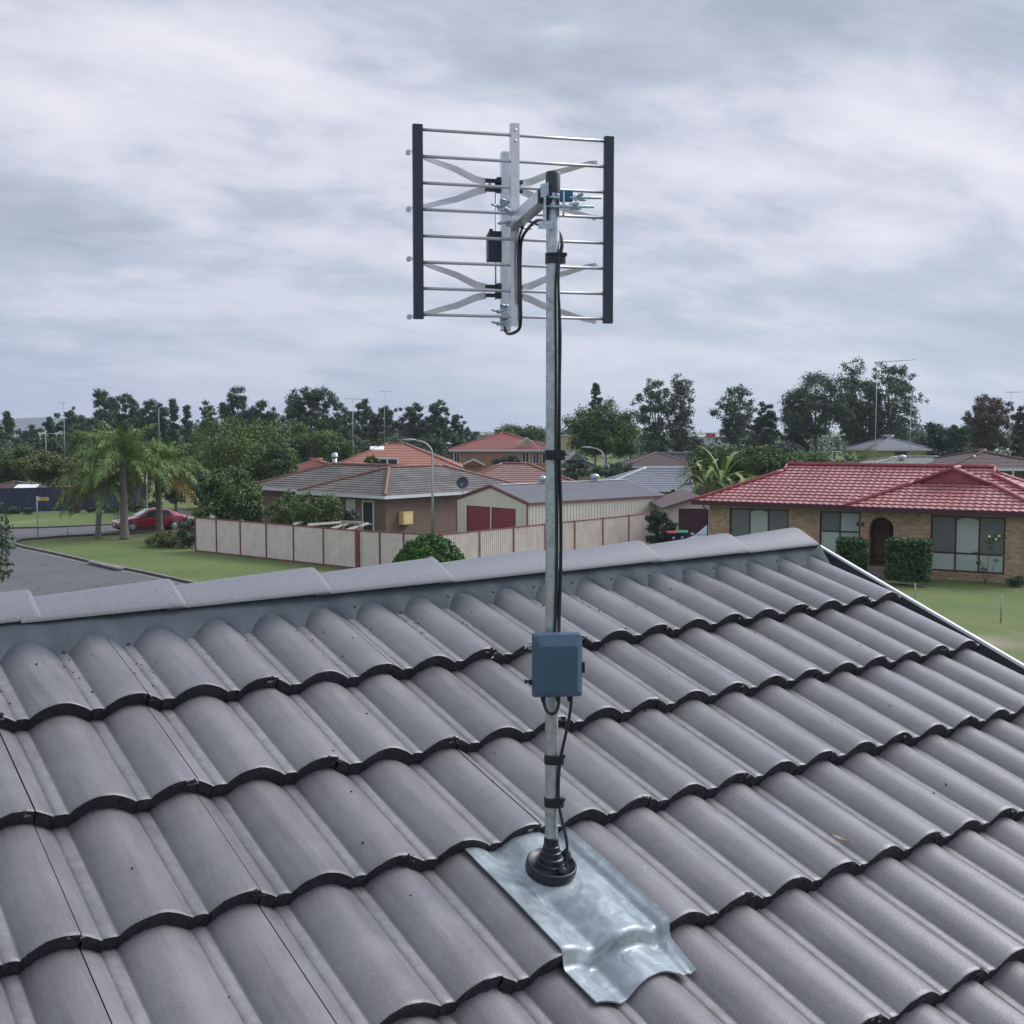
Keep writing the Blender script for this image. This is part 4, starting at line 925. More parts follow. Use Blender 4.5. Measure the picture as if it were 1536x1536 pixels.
big_window(w2[0], w2[1], w2z0, z1t, YM, 2, Z_(797, w2[0], YM), ['curtain', 'curtain', 'screen', 'curtain'])
big_window(a3, b3, z3a, z3b, YW, 3, Z_(829, a3, YW), ['curtain', 'curtain', 'curtain', 'screen', 'curtain', 'screen'])
x = MB(); hx = A_(1292.5, YW); hz_ = Z_(787, hx, YW); x.box((hx-.17, YW-.03, hz_-.085), (hx+.17, YW-.003, hz_+.085)); nb = x.build('number_plaque', MT['maroon'], rh)
def text_mesh(s_, size, ma, par, name, M_w, ext=.003):
    cu = bpy.data.curves.new(name, 'FONT'); cu.body = s_; cu.size = size; cu.align_x = 'CENTER'; cu.align_y = 'CENTER'; cu.extrude = ext; cu.resolution_u = 2
    ob = bpy.data.objects.new('tmp', cu); COL.objects.link(ob); dg = bpy.context.evaluated_depsgraph_get(); me = bpy.data.meshes.new_from_object(ob.evaluated_get(dg)); bpy.data.objects.remove(ob); bpy.data.curves.remove(cu)
    me.name = name; me.materials.clear(); me.materials.append(ma); me.transform(M_w); o = bpy.data.objects.new(name, me); COL.objects.link(o); o.parent = par; return o
text_mesh('23', .15, MT['brick_yellow'], nb, 'numeral', Matrix.Translation((hx, YW-.034, hz_)) @ Matrix.Rotation(PI/2, 4, 'X'))
x = MB()
for k in range(4): x.box((A_(1455, YW)+k*.14, YW-.004, .28), (A_(1455, YW)+k*.14+.08, YW-.001, .40))
x.build('air_vent', MT['black'], rh)
x = MB(); x.tube([(.35, .45, ze-.12), (.35, .5, ze-.30), (.55, .56, ze-.45), (.55, .56, .05)], .035, 8); x.build('downpipe', MT['maroon'], rh)
# ================================================================ GARAGE SHED
gA = V(.84, 62.5); gB = V(-4.5, 65.4); gC = V(9.2, 70.); ga = math.atan2(*(gC-gA)[::-1]); GL = float(np.linalg.norm(gC-gA)); GWd = 6.1
gr = empty('garden_shed', (*gA, 0), ga, 'cream steel shed with two dusty red roller doors and low grey roof', 'shed'); ez = 2.5; gp = .27; hwg = GWd/2; zp = ez+hwg*gp
# local x along the long side, local y towards the left front corner
def ribbed(mb, p0, p1, z0, z1, nrm, pitch_=.20, d=.016, m=0, zf_=None):
    p0, p1, nrm = V(*p0), V(*p1), V(*nrm); L = np.linalg.norm(p1-p0); e_ = (p1-p0)/L; k = int(L/pitch_); A = []; B = []
    for q in range(k):
        for f_, dd in ((0, 0), (.62, 0), (.70, d), (.92, d)):
            s_ = (q+f_)*L/k; pt = p0+e_*s_+nrm*dd; A.append(V(pt[0], pt[1], z0)); B.append(V(pt[0], pt[1], zf_(s_) if zf_ else z1))
    A.append(V(p1[0], p1[1], z0)); B.append(V(p1[0], p1[1], zf_(L) if zf_ else z1)); mb.grid([A, B], m, False)
x = MB(); ribbed(x, (0,0,0), (GL,0,0), 0, ez-.02, (0,-1,0), .24, .03); ribbed(x, (GL,0,0), (GL,GWd,0), 0, 0, (1,0,0), .24, .02, zf_=lambda s_: ez-.02+gp*min(s_, GWd-s_)); ribbed(x, (GL,GWd,0), (0,GWd,0), 0, ez-.02, (0,1,0), .24, .02)
dz1 = 2.12; ds = [(.95, 3.0), (3.12, 5.2)]
for a, b, z0, z1 in ((0, .95, 0, dz1), (3.0, 3.12, 0, dz1), (5.2, GWd, 0, dz1)): x.quad((0,b,z0), (0,a,z0), (0,a,z1), (0,b,z1))
x.add([(0,0,dz1), (0,GWd,dz1), (0,GWd,ez), (0,hwg,zp-.03), (0,0,ez)], [(0,4,3,2,1)])
x.build('wall', MT['cream_wall'], gr)
for a, b in ds:
    x = MB(); n_ = 26; zs_ = [dz1*k/n_ for k in range(n_+1)]; pr = []
    for k in range(n_): pr += [(.05, zs_[k]), (.035, zs_[k]+dz1/n_*.5)]
    pr.append((.05, dz1)); x.grid([[(d_, b, z_) for d_, z_ in pr], [(d_, a, z_) for d_, z_ in pr]], 0, False); x.build('roller_door', MT['door_red'], gr)
x = MB(); x.obox((GL/2, hwg/2-.05, (ez+zp)/2+.02), ((GL/2+.1,0,0), (0,hwg/2+.08,(hwg/2+.08)*gp), (0,0,.012))); x.obox((GL/2, GWd-hwg/2+.05, (ez+zp)/2+.02), ((GL/2+.1,0,0), (0,-(hwg/2+.08),(hwg/2+.08)*gp), (0,0,.012)))
for k in range(int(GL/.19)):
    for sg, yc in ((1, hwg/2-.05), (-1, GWd-hwg/2+.05)): x.obox((.1+k*.19, yc, (ez+zp)/2+.038), ((.018,0,0), (0,sg*(hwg/2+.08),(hwg/2+.08)*gp), (0,0,.010)))
x.build('roof', MT['shed_roof'], gr)
x = MB()
for sg, yc in ((1, hwg/2-.06), (-1, GWd-hwg/2+.06)): x.obox((-.02, yc, (ez+zp)/2-.03), ((.03,0,0), (0,sg*(hwg/2+.10),(hwg/2+.10)*gp), (0,0,.10)))
x.box((-.035, -.035, 0), (.03, .05, ez-.05)); x.box((-.035, GWd-.02, 0), (.03, GWd+.04, ez-.05)); x.box((.02, -.12, ez-.11), (GL+.1, -.035, ez+.005)); x.build('barge_trim', MT['fence_red'], gr)
x = MB(); x.obox((GL/2+.4, hwg, zp+.055), ((GL/2-.4,0,0), (0,.16,0), (0,0,.012))); x.build('ridge_flashing', MT['white2'], gr)
for xx in (4.0, 8.4):
    x = MB(); x.lathe([(.16, -.05), (.16, .10), (.20, .12), (.27, .19), (.28, .27), (.24, .36), (.12, .43), (0, .45)], (xx, hwg-.05, zp+.04), n=16)
    for k in range(12): an = 2*PI*k/12; x.obox((xx+.275*math.cos(an), hwg-.05+.275*math.sin(an), zp+.28), ((.006*math.cos(an), .006*math.sin(an), 0), (-.02*math.sin(an), .02*math.cos(an), 0), (0,0,.10)))
    x.build('roof_vent', MT['galv'], gr)
# satellite dish on the neighbouring roof
dp = atY(694, 724, 67.5); do_ = empty('satellite_dish', dp, 0, 'dark round satellite dish standing on the brown roof beside the shed', 'satellite dish')
x = MB(); x.lathe([(0, .06), (.12, .05), (.25, .02), (.36, -.04), (.37, -.035), (.25, .03), (0, .075)], (0,0,0), (.25,.9,-.3), 22); x.build('dish', MT['navy'], do_)
x = MB(); x.tube([(0,.05,-.05), (0,.08,-.4), (0,.1,-.75)], .03, 6); x.tube([(0,-.02,-.3), (-.05,-.45,-.1)], .015, 5); x.obox((-.05,-.47,-.08), ((.04,0,0),(0,.04,0),(0,0,.05))); x.build('mount', MT['pole'], do_)
# ================================================================ THE OTHER HOUSES
def zD(py, D): return CZ-(py-645)*D/FPX
def xD(px, D): return (px-768)*D/FPX
LA = math.atan2(.75, .66)          # direction of the street grid (towards the upper right)
# grey brown house: front corner C1, two hipped blocks
C1 = V(-7.45, 67.0); dR = V(math.cos(LA), math.sin(LA)); dL = V(-dR[1], dR[0])
hb1 = hip_house('weathered_house', C1, LA, 13, 8.2, 2.6, math.radians(19.5), 'tile_greybrown', 'hip_orange', 'brick_brown', 'brown brick house with weathered grey tiles and orange hip caps behind the cream fence', amp=.03, gauge=.36)
# second block of the same house, behind and to the left
rf = MB(); cpm = MB(); pt_ = math.radians(19.5); cp_, sp2 = math.cos(pt_), math.sin(pt_); o_ = (1.6, 5.2); A2, B2 = 8.4, 10.6; zz = 2.6; hv = A2/2
roof_face(rf, (o_[0], o_[1]+B2, zz), (0,-1,0), (cp_,0,sp2), (-sp2,0,cp_), lambda v: v*cp_, lambda v: B2, hv/cp_, amp=.03, du=.15, gauge=.36)
roof_face(rf, (o_[0]+A2, o_[1], zz), (0,1,0), (-cp_,0,sp2), (sp2,0,cp_), lambda v: 0, lambda v: B2-v*cp_, hv/cp_, amp=.03, du=.15, gauge=.36)
roof_face(rf, (o_[0]+A2, o_[1]+B2, zz), (-1,0,0), (0,-cp_,sp2), (0,sp2,cp_), lambda v: v*cp_, lambda v: A2-v*cp_, hv/cp_, amp=.03, du=.15, gauge=.36)
tz = hv*math.tan(pt_); capline(cpm, (o_[0], o_[1]+B2, zz+.05), (o_[0]+hv, o_[1]+B2-hv, zz+tz+.07)); capline(cpm, (o_[0]+hv, o_[1]+B2-hv, zz+tz+.08), (o_[0]+hv, o_[1]-1, zz+tz+.08)); capline(cpm, (o_[0]+A2, o_[1]+B2, zz+.05), (o_[0]+hv, o_[1]+B2-hv, zz+tz+.07))
rf.build('wing_roof', [MT['tile_greybrown'], bpy.data.materials[MT['tile_greybrown']['edge']]], hb1); cpm.build('ridge_capping', MT['hip_orange'], hb1)
x = MB(); x.box((o_[0]+.5, 7.9, -.1), (o_[0]+A2-.5, o_[1]+B2-.5, 2.45)); x.build('wing_wall', MT['brick_brown'], hb1)
x = MB(); x.box((o_[0]-.06, 8.3, 2.43), (o_[0]-.001, o_[1]+B2, 2.62)); x.box((o_[0]-.06, o_[1]+B2+.001, 2.43), (o_[0]+A2, o_[1]+B2+.06, 2.62)); x.build('gutter', MT['white2'], hb1)
add_window(hb1, 1.5, 2.55, .35, 2.25, .5, cols=1, face='x', split=.85, fw=.09); add_window(hb1, 3.2, 4.0, .2, 2.25, .5, cols=1, face='x', panes=['curtain']); add_window(hb1, 5.2, 7.0, .6, 2.25, .5, cols=2, face='x', fw=.08)
x = MB(); fx, fy = o_[0]+hv+.3, o_[1]+6.6; x.lathe([(.16, -.2), (.16, .55), (.13, .56), (.13, .66)], (fx, fy, zz+tz-.1), n=12); x.lathe([(.24, .62), (.25, .68), (.20, .74), (.20, .88), (.0, .95)], (fx, fy, zz+tz-.1), n=12); x.build('chimney_flue', MT['galv'], hb1)
# pale yellow box on its wall, facing us
YB = atY(605, 778, 68.9); ylx = lin_a(C1, LA, .5, 605)
x = MB(); zb0 = z_at(C1, LA, ylx, .5, 787); zb1 = z_at(C1, LA, ylx, .5, 769); x.box((ylx-.40, .10, zb0), (ylx+.40, .497, zb1)); x.box((ylx-.43, .07, zb1+.001), (ylx+.43, .496, zb1+.04)); x.box((ylx-.36, .085, zb0+.04), (ylx+.36, .099, zb1-.05))
o = x.build('yellow_meter_box', MT['yellow_box'], hb1, None, bevel=.01)
for nme, (pxc, w_, pyr, pye, D, ang, dep, tl, cm_, wl_, lb, ends, pitch) in {
 'orange_tiled_house': ((487, 694), 0, 667, 704, 95, .06, 10, 'tile_terracotta', 'hip_orange', 'brick_dark', 'house with bright orange hipped tile roof and a white framed dormer pair', ('hip', 'hip'), 22),
 'two_storey_house': ((674, 834), 0, 650, 675, 118, .0, 11, 'tile_brick', 'hip_red', 'brick_orange', 'two storey orange brick house with a dull red hipped roof and small white gable', ('hip', 'hip'), 20),
 'pink_roofed_house': ((672, 884), 0, 697, 733, 80, .06, 8, 'tile_pink', 'hip_orange', 'brick_dark', 'house with faded pink brown tile roof showing above the steel shed', ('hip', 'hip'), 20),
 'slate_roofed_house': ((893, 1040), 0, 703, 734, 84, -.05, 8, 'tile_slate', 'white2', 'brick_yellow', 'house with slate grey tiled hip roof beside the banana plants', ('hip', 'gable'), 21),
 'dark_brown_house': ((936, 1052), 0, 680, 700, 118, .03, 8, 'tile_dark', 'tile_pink', 'brick_dark', 'house with dark brown roof below the tall airy gum trees', ('hip', 'hip'), 20),
 'gabled_grey_house': ((838, 902), 0, 678, 703, 105, .10, 7, 'tile_slate', 'tile_slate', 'brick_yellow', 'small grey roofed house just right of the mast', ('gable', 'hip'), 20),
 'green_roofed_house': ((1296, 1434), 0, 687, 702, 82, .0, 7, 'tile_green', 'tile_green', 'brick_yellow', 'house with pale grey green roof and a white gable end behind the red roof', ('hip', 'gable'), 17),
 'yellow_brick_house': ((1302, 1396), 0, 655, 674, 122, .0, 8, 'tile_slate', 'tile_slate', 'brick_yellow', 'yellow brick two storey house with a dark grey roof and maroon window', ('hip', 'hip'), 17),
 'verandah_house': ((1420, 1600), 0, 677, 703, 78, .0, 9, 'tile_dark', 'tile_dark', 'brick_dark', 'dark red brown roofed house with white gutter and verandah posts at the right edge', ('hip', 'hip'), 19),
 'hidden_brick_house': ((418, 520), 0, 690, 707, 98, .1, 7, 'tile_brick', 'tile_brick', 'brick_orange', 'orange brick house mostly hidden behind the big garden tree', ('hip', 'hip'), 17),
 'dark_roofed_house': ((-60, 62), 0, 724, 741, 97, .15, 7, 'tile_dark', 'tile_dark', 'brick_dark', 'dark roofed house behind the navy fence at the left edge', ('hip', 'hip'), 17)}.items():
    x0, x1 = xD(pxc[0], D), xD(pxc[1], D); A = (x1-x0)/math.cos(ang); ze_ = zD(pye, D); pr = math.radians(pitch)
    zr_ = zD(pyr, D+dep/2); pr = math.atan((zr_-ze_)/(dep/2)) if zr_ > ze_+.4 else pr
    h_ = hip_house(nme, (x0, D), ang, A, dep, ze_, pr, tl, cm_, wl_, lb, ends=ends, amp=.03, du=.3 if D > 90 else .15, gauge=.36)
    if nme == 'two_storey_house':
        for px0, px1 in ((681, 688), (708, 713), (783, 792), (799, 807), (813, 822)): add_window(h_, lin_a((x0, D), ang, .5, px0), lin_a((x0, D), ang, .5, px1)+.12, ze_-1.45, ze_-.25, .5, cols=2)
        g0, g1 = lin_a((x0, D), ang, 0, 776), lin_a((x0, D), ang, 0, 803); m_ = (g0+g1)/2; zg0, zg1 = zD(668, D), zD(658, D)
        x = MB(); 
        for sg, ga_ in ((1, g0), (-1, g1)): x.prism([(ga_, .6, zg0), (m_, .6, zg1), (m_, .6, zg1+.16), (ga_, .6, zg0+.16)], (0,.12,0))
        x.build('gable_trim', MT['white2'], h_); x = MB(); x.prism([(g0, .66, zg0-.1), (g1, .66, zg0-.1), (m_, .66, zg1)], (0,.05,0)); x.build('gablet', MT['brick_yellow'], h_)
        x = MB(); x.box((.38, .36, 0), (.48, .46, ze_-.2)); x.build('downpipe', MT['white2'], h_)
        # lower porch gable in front
        q0, q1 = lin_a((x0, D), ang, -4, 693), lin_a((x0, D), ang, -4, 727); m_ = (q0+q1)/2; z0_, z1_ = zD(699, D-4), zD(691, D-4)
        x = MB(); x.prism([(q0, -4, z0_), (m_, -4, z1_), (m_, -4, z1_+.18), (q0, -4, z0_+.18)], (0,.12,0)); x.prism([(q1, -4, z0_), (m_, -4, z1_), (m_, -4, z1_+.18), (q1, -4, z0_+.18)], (0,.12,0)); x.build('porch_trim', MT['white2'], h_)
        x = MB(); x.prism([(q0, -3.85, z0_), (q1, -3.85, z0_), (m_, -3.85, z1_)], (0,4.2,0)); x.build('porch_roof', MT['tile_brick'], h_)
        x = MB(); x.box((q0+.2, -3.5, 0), (q1-.2, .4, z0_)); x.build('porch_wall', MT['brick_orange'], h_)
    if nme == 'orange_tiled_house':
        a0, a1 = lin_a((x0, D), ang, .8, 564.5), lin_a((x0, D), ang, .8, 598); zt0, zt1 = zD(702, D+.8), zD(687, D+.8)
        x = MB(); x.box((a0, .70, zt0), (a1, 2.6, zt1)); dm = x.build('dormer', MT['tile_terracotta'], h_); add_window(dm, a0, a1, zt0, zt1, .70, cols=2, fw=.14)
        x = MB(); a2 = lin_a((x0, D), ang, 4, 566); q_ = ze_+3.9*math.tan(pr); x.obox((a2, 3.9, q_+.10), ((.6,0,0), (0,.35,.35*math.tan(pr)), (0,0,.05))); x.build('skylight', MT['white'], h_)
    if nme == 'yellow_brick_house':
        a0, a1 = lin_a((x0, D), ang, .5, 1342), lin_a((x0, D), ang, .5, 1359); add_window(h_, a0, a1, ze_-1.6, ze_-.3, .5, cols=1, fm='maroon', pane='maroon')
    if nme == 'verandah_house':
        x = MB()
        for px_ in (1447, 1486, 1520, 1548): a0 = lin_a((x0, D), ang, .05, px_); x.box((a0-.06, .03, 0), (a0+.06, .15, ze_-.16))
        x.build('verandah_posts', MT['white2'], h_)
        for px0, px1 in ((1452, 1478), (1492, 1512)): add_window(h_, lin_a((x0, D), ang, .5, px0), lin_a((x0, D), ang, .5, px1), ze_-1.7, ze_-.35, .5, cols=2)
        for px_, b_ in ((1461, 2.6), (1494, 4.3), (1511, 4.4)):
            a0 = lin_a((x0, D), ang, b_, px_); x = MB(); x.lathe([(.06, 0), (.10, .06), (.11, .13), (.05, .18), (0, .19)], (a0, b_, ze_+min(b_, dep-b_)*math.tan(pr)+.02), n=12); x.build('roof_vent', MT['white'], h_)
    if nme == 'green_roofed_house':
        a0 = lin_a((x0, D), ang, 2.5, 1353); x = MB(); x.lathe([(.14, -.1), (.16, .08), (.28, .16), (.28, .34), (.1, .42), (0, .43)], (a0, 2.5, ze_+2.5*math.tan(pr)), n=14); x.build('roof_vent', MT['galv'], h_)
    if nme == 'gabled_grey_house':
        a0, a1 = lin_a((x0, D), ang, -.2, 852), lin_a((x0, D), ang, -.2, 879); m_ = (a0+a1)/2; z0_, z1_ = zD(691, D), zD(680, D)
        x = MB(); x.prism([(a0, -.25, z0_), (m_, -.25, z1_), (m_, -.25, z1_+.15), (a0, -.25, z0_+.15)], (0,.15,0)); x.prism([(a1, -.25, z0_), (m_, -.25, z1_), (m_, -.25, z1_+.15), (a1, -.25, z0_+.15)], (0,.15,0)); x.build('gable_trim', MT['white2'], h_)
        x = MB(); x.prism([(a0, -.12, z0_), (a1, -.12, z0_), (m_, -.12, z1_)], (0,3.2,0)); x.build('gablet', MT['tile_green'], h_)
    if nme == 'dark_brown_house':
        rf2 = MB(); a0 = A*.45; cq, sq = math.cos(pr), math.sin(pr)
        roof_face(rf2, (a0, -4.5, ze_-.5), (1,0,0), (0,cq,sq), (0,-sq,cq), lambda v: v*cq*.7, lambda v: A*.9-v*cq*.2, 3.4, amp=.03, du=.3, gauge=.36); rf2.build('front_roof', [MT['tile_dark'], bpy.data.materials[MT['tile_dark']['edge']]], h_)
        x = MB(); x.box((a0+.5, -4.1, 0), (a0+A*.9-.5, .4, ze_-.62)); x.build('front_wall', MT['brick_dark'], h_)
# white carport roof beside the dark roofed house
x = MB(); a = atY(12, 738, 95); b = atY(44, 738, 95); x.obox((a+b)/2+V(0,.8,.15), ((b-a)/2, (0,1.2,.35), (0,0,.05)))
for e_ in (a, b): x.tube([(e_[0], e_[1], 0), (e_[0], e_[1], e_[2]+.1)], .06, 6)
cpo = V((a[0]+b[0])/2, a[1], 0); o = x.build('carport', MT['white'], None, cpo); o.location = tuple(cpo); tag(o, 'low white carport roof showing over the navy fence', 'carport')
x = MB(); a = atY(82, 736, 97); b = atY(205, 733, 97); x.obox((a+b)/2+V(0,.8,0), ((b-a)/2, (0,1.2,.2), (0,0,.04)))
for e_ in (a, b): x.tube([(e_[0], e_[1], 0), (e_[0], e_[1], e_[2]+.05)], .06, 6)
cpo = V((a[0]+b[0])/2, a[1], 0); o = x.build('patio_cover', MT['tile_dark'], None, cpo); o.location = tuple(cpo); tag(o, 'dark flat patio cover behind the navy fence and palms', 'patio cover')
# far sheds and halls
def hall(name, px0, px1, pyt, D, dep, m_, label, cat, pyb=None, extra=None, rise=0.):
    a, b = xD(px0, D), xD(px1, D); zt_ = zD(pyt, D); r = empty(name, (a, D, 0), 0, label, cat); x = MB(); w_ = b-a
    ribbed(x, (0,0,0), (w_,0,0), 0, zt_, (0,-1,0), .5, .04); x.quad((0,0,0), (0,dep,0), (0,dep,zt_), (0,0,zt_)); x.quad((w_,0,0), (w_,dep,0), (w_,dep,zt_), (w_,0,zt_)); x.quad((0,dep,0), (w_,dep,0), (w_,dep,zt_), (0,dep,zt_)); x.build('wall', MT[m_], r)
    x = MB(); x.obox((w_/2, dep/2, zt_+.08), ((w_/2+.2,0,0), (0,dep/2+.2,0), (0,0,.07))); x.build('roof', MT['shed_roof' if m_ != 'pale_shed' else 'white2'], r); return r, w_, zt_
r, w_, z_ = hall('school_hall', 652, 760, 654.5, 190, 18, 'industrial', 'flat olive grey hall with a small white rooftop box', 'hall')
x = MB(); x.box((0, .2, z_+.16), (7.6, 4, z_+.75)); x.build('parapet', MT['industrial'], r); x = MB(); x.box((xD(661, 190)-xD(652, 190), -.2, zD(654, 190)), (xD(672, 190)-xD(652, 190), -.05, zD(649, 190))); x.build('rooftop_box', MT['white'], r)
x = MB(); x.box((-2, -7, zD(666.5, 183)), (w_-5, -.2, zD(664.7, 183))); x.build('awning_roof', MT['white'], r); x = MB(); x.box((-1, -5.5, 0), (w_-6, -.3, zD(666.5, 183)-.01)); x.build('lower_wall', MT['brick_dark'], r)
hall('factory_unit', 828, 858, 655, 210, 20, 'brick_yellow', 'pale yellow factory wall behind the trees just right of the mast', 'factory')
r, w_, z_ = hall('warehouse', 1008, 1130, 656, 260, 40, 'pale_shed', 'long pale blue grey warehouse with a small red sign on its roof', 'warehouse')
x = MB(); x.box((xD(1058, 260)-xD(1008, 260), -.4, z_+.01), (xD(1072, 260)-xD(1008, 260), 0, z_+.85)); x.build('roof_sign', MT['sign_red'], r)
hall('blue_grey_shed', 988, 1046, 681, 135, 9, 'tile_slate', 'low blue grey metal roofed shed right of the dark brown house', 'shed')
# cream garage with maroon door beside the red roofed house
cgx = (xD(1006, 64), 64.); cg = empty('cream_garage', (*cgx, 0), 0, 'small cream garage with a maroon door left of the red roofed house', 'garage')
def cl_(px): return xD(px, 64)-cgx[0]
gw_ = cl_(1075); zl, zr2 = zD(761, 64), zD(747, 64); m_ = cl_(1050)
x = MB(); d0_, d1_ = cl_(1018.5), cl_(1062); dz_ = zD(763.5, 64)
x.quad((0,0,0), (d0_,0,0), (d0_,0,dz_), (0,0,dz_)); x.quad((d1_,0,0), (gw_,0,0), (gw_,0,dz_), (d1_,0,dz_)); x.add([(0,0,dz_), (gw_,0,dz_), (gw_,0,zl), (m_,0,zr2), (0,0,zl)], [(0,1,2,3,4)]); x.quad((0,0,0), (0,6,0), (0,6,zl), (0,0,zl)); x.quad((gw_,0,0), (gw_,6,0), (gw_,6,zl), (gw_,0,zl)); x.quad((0,6,0), (gw_,6,0), (gw_,6,zl), (0,6,zl)); x.build('wall', MT['cream'], cg)
x = MB(); x.grid([[(d0_, .04+.012*(k % 2), dz_*k/24) for k in range(25)], [(d1_, .04+.012*(k % 2), dz_*k/24) for k in range(25)]], 0, False); x.build('garage_door', MT['maroon'], cg)
x = MB(); sl_ = (zr2-zl)/m_
x.prism([(-.5, -.35, zl-.5*sl_+.02), (m_, -.35, zr2+.02), (m_, -.35, zr2+.14), (-.5, -.35, zl-.5*sl_+.14)], (0,6.7,0)); x.prism([(gw_+.3, -.35, zl+.02), (m_+.002, -.35, zr2+.02), (m_+.002, -.35, zr2+.14), (gw_+.3, -.35, zl+.14)], (0,6.7,0)); x.build('roof', MT['tile_dark'], cg)
# ================================================================ FENCES
def ptop(px, py, z=1.8): return gz(px, py, z)[:2]
def panel_fence(pts, name, label, ms, mp, zt_=1.8, pitch_=.30, d=.03, wide=(), cap=.035, post=.045):
    org = V(pts[0][0], pts[0][1], 0); r = empty(name, org, 0, label, 'fence')
    for i in range(len(pts)-1):
        a, b = V(*pts[i], 0)-org, V(*pts[i+1], 0)-org; L = np.linalg.norm(b-a); e_ = (b-a)/L; n_ = V(e_[1], -e_[0], 0)
        if n_@V(a[0]+org[0], a[1]+org[1], 0) > 0: n_ = -n_
        x = MB(); ribbed(x, a+e_*.03, b-e_*.03, .05, zt_-.02, n_, pitch_, d); x.build('panel', MT[ms], r)
        x = MB(); x.obox((a+b)/2+V(0,0,zt_), (e_*L/2, n_*cap, V(0,0,.028))); x.build('top_rail', MT[mp], r); x = MB(); x.obox((a+b)/2+V(0,0,.04), (e_*L/2, n_*.03, V(0,0,.03))); x.build('bottom_rail', MT[mp], r)
    for i, p in enumerate(pts):
        a = V(*p, 0)-org; q = V(*pts[min(i+1, len(pts)-1)], 0)-V(*pts[max(i-1, 0)], 0); e_ = q/np.linalg.norm(q); n_ = V(e_[1], -e_[0], 0); w_ = .10 if i in wide else post
        x = MB(); x.obox(a+V(0,0,zt_/2+.02), (e_*w_, n_*(w_+.01), V(0,0,zt_/2+.025))); x.build('post', MT[mp], r)
    return r
def lerp_px(pxs, a, b):
    out_ = []
    for px_ in pxs:
        k = (px_-768)/FPX; dx, dy = b[0]-a[0], b[1]-a[1]; s_ = (k*a[1]-a[0])/(dx-k*dy); out_.append((a[0]+dx*s_, a[1]+dy*s_))
    return out_
FA, FB, FC, FD = ptop(293, 776.5), ptop(537, 796), ptop(660, 802.5), ptop(983, 769.5)
panel_fence([tuple(FA)]+lerp_px((323, 359, 398, 439, 484), FA, FB)+[tuple(FB)]+lerp_px((569, 605), FB, FC)+[tuple(FC)], 'corner_fence', 'cream steel panel fence with dusty red posts running along the green verge', 'fence_cream', 'fence_red', pitch_=.34, d=.022, wide=(6,), cap=.03, post=.032)
panel_fence([(FC[0]+.05, FC[1]+.05)]+lerp_px((718, 769.5, 817, 861.5, 904, 943), FC, FD)+[tuple(FD)], 'side_fence', 'finely ribbed cream steel fence with red rails in front of the shed', 'fence_cream', 'fence_red', pitch_=.135, d=.03)
nf = [gz(px_, py_)[:2] for px_, py_ in ((-150, 771.5), (-60, 771), (28, 770), (62, 769), (100, 768), (143, 766.5), (185, 764), (214, 762))]
panel_fence([tuple(p) for p in nf], 'navy_fence', 'long navy blue steel fence beyond the side road', 'navy_fence', 'navy_fence', zt_=1.95, pitch_=.3, d=.02)
x = MB(); a, b = V(*nf[2], 0), V(*nf[5], 0); 
for i in range(2, 7):
    a, b = V(*nf[i], 0), V(*nf[i+1], 0); e_ = (b-a)/np.linalg.norm(b-a); x.obox((a+b)/2+V(0,-.5,.05), (e_*np.linalg.norm(b-a)/2, V(0,.09,0), V(0,0,.06)))
tag(x.build('garden_edging', MT['concrete']), 'pale concrete garden edging below the navy fence', 'edging')
# low wire fence on the lawn of the red roofed house
wr = empty('wire_fence', gz(1501, 934), 0, 'thin low wire fence with slim grey posts on the lawn', 'fence'); wo_ = V(*wr.location)
wps = [gz(1501, 934), gz(1372, 912), gz(1251, 893), gz(1670, 965)]
for p in wps:
    x = MB(); x.tube([p-wo_, p-wo_+V(0,0,.92)], .028, 6); x.build('post', MT['timber'], wr)
for hz2 in (.86, .45):
    x = MB(); 
    for a, b in ((wps[3], wps[0]), (wps[0], wps[1]), (wps[1], wps[2])): x.tube([a-wo_+V(0,0,hz2), (a+b)/2-wo_+V(0,0,hz2-.03), b-wo_+V(0,0,hz2)], .006, 4, caps=False)
    x.build('wire', MT['pole'], wr)
# pergola frame between the shrubs and the corner fence
pg = empty('pergola', atY(505, 790, 61)*V(1,1,0), 0, 'bare weathered timber pergola frame just behind the corner fence', 'pergola'); po = V(*pg.location); x = MB()
def pp(px_, py_, D): return atY(px_, py_, D)-po
for a, b in (((440,786,60.5), (470,780,64)), ((470,780,64), (545,784,62)), ((462,787,59), (515,783,63)), ((515,784,61), (540,784,60)), ((520,795,58), (552,785,62)), ((497,793,58.5), (522,785,62))):
    a, b = pp(*a), pp(*b); d = (b-a)/2; n_ = np.cross(d, V(0,0,1)); n_ /= np.linalg.norm(n_); x.obox((a+b)/2, (d, n_*.04, V(0,0,.06)))
for px_, D in ((515, 61), (540, 60), (470, 64), (462, 59)): a = pp(px_, 786, D); x.obox((a[0], a[1], a[2]/2-.03), ((.045,0,0), (0,.045,0), (0,0,a[2]/2)))
x.build('frame', MT['timber'], pg)
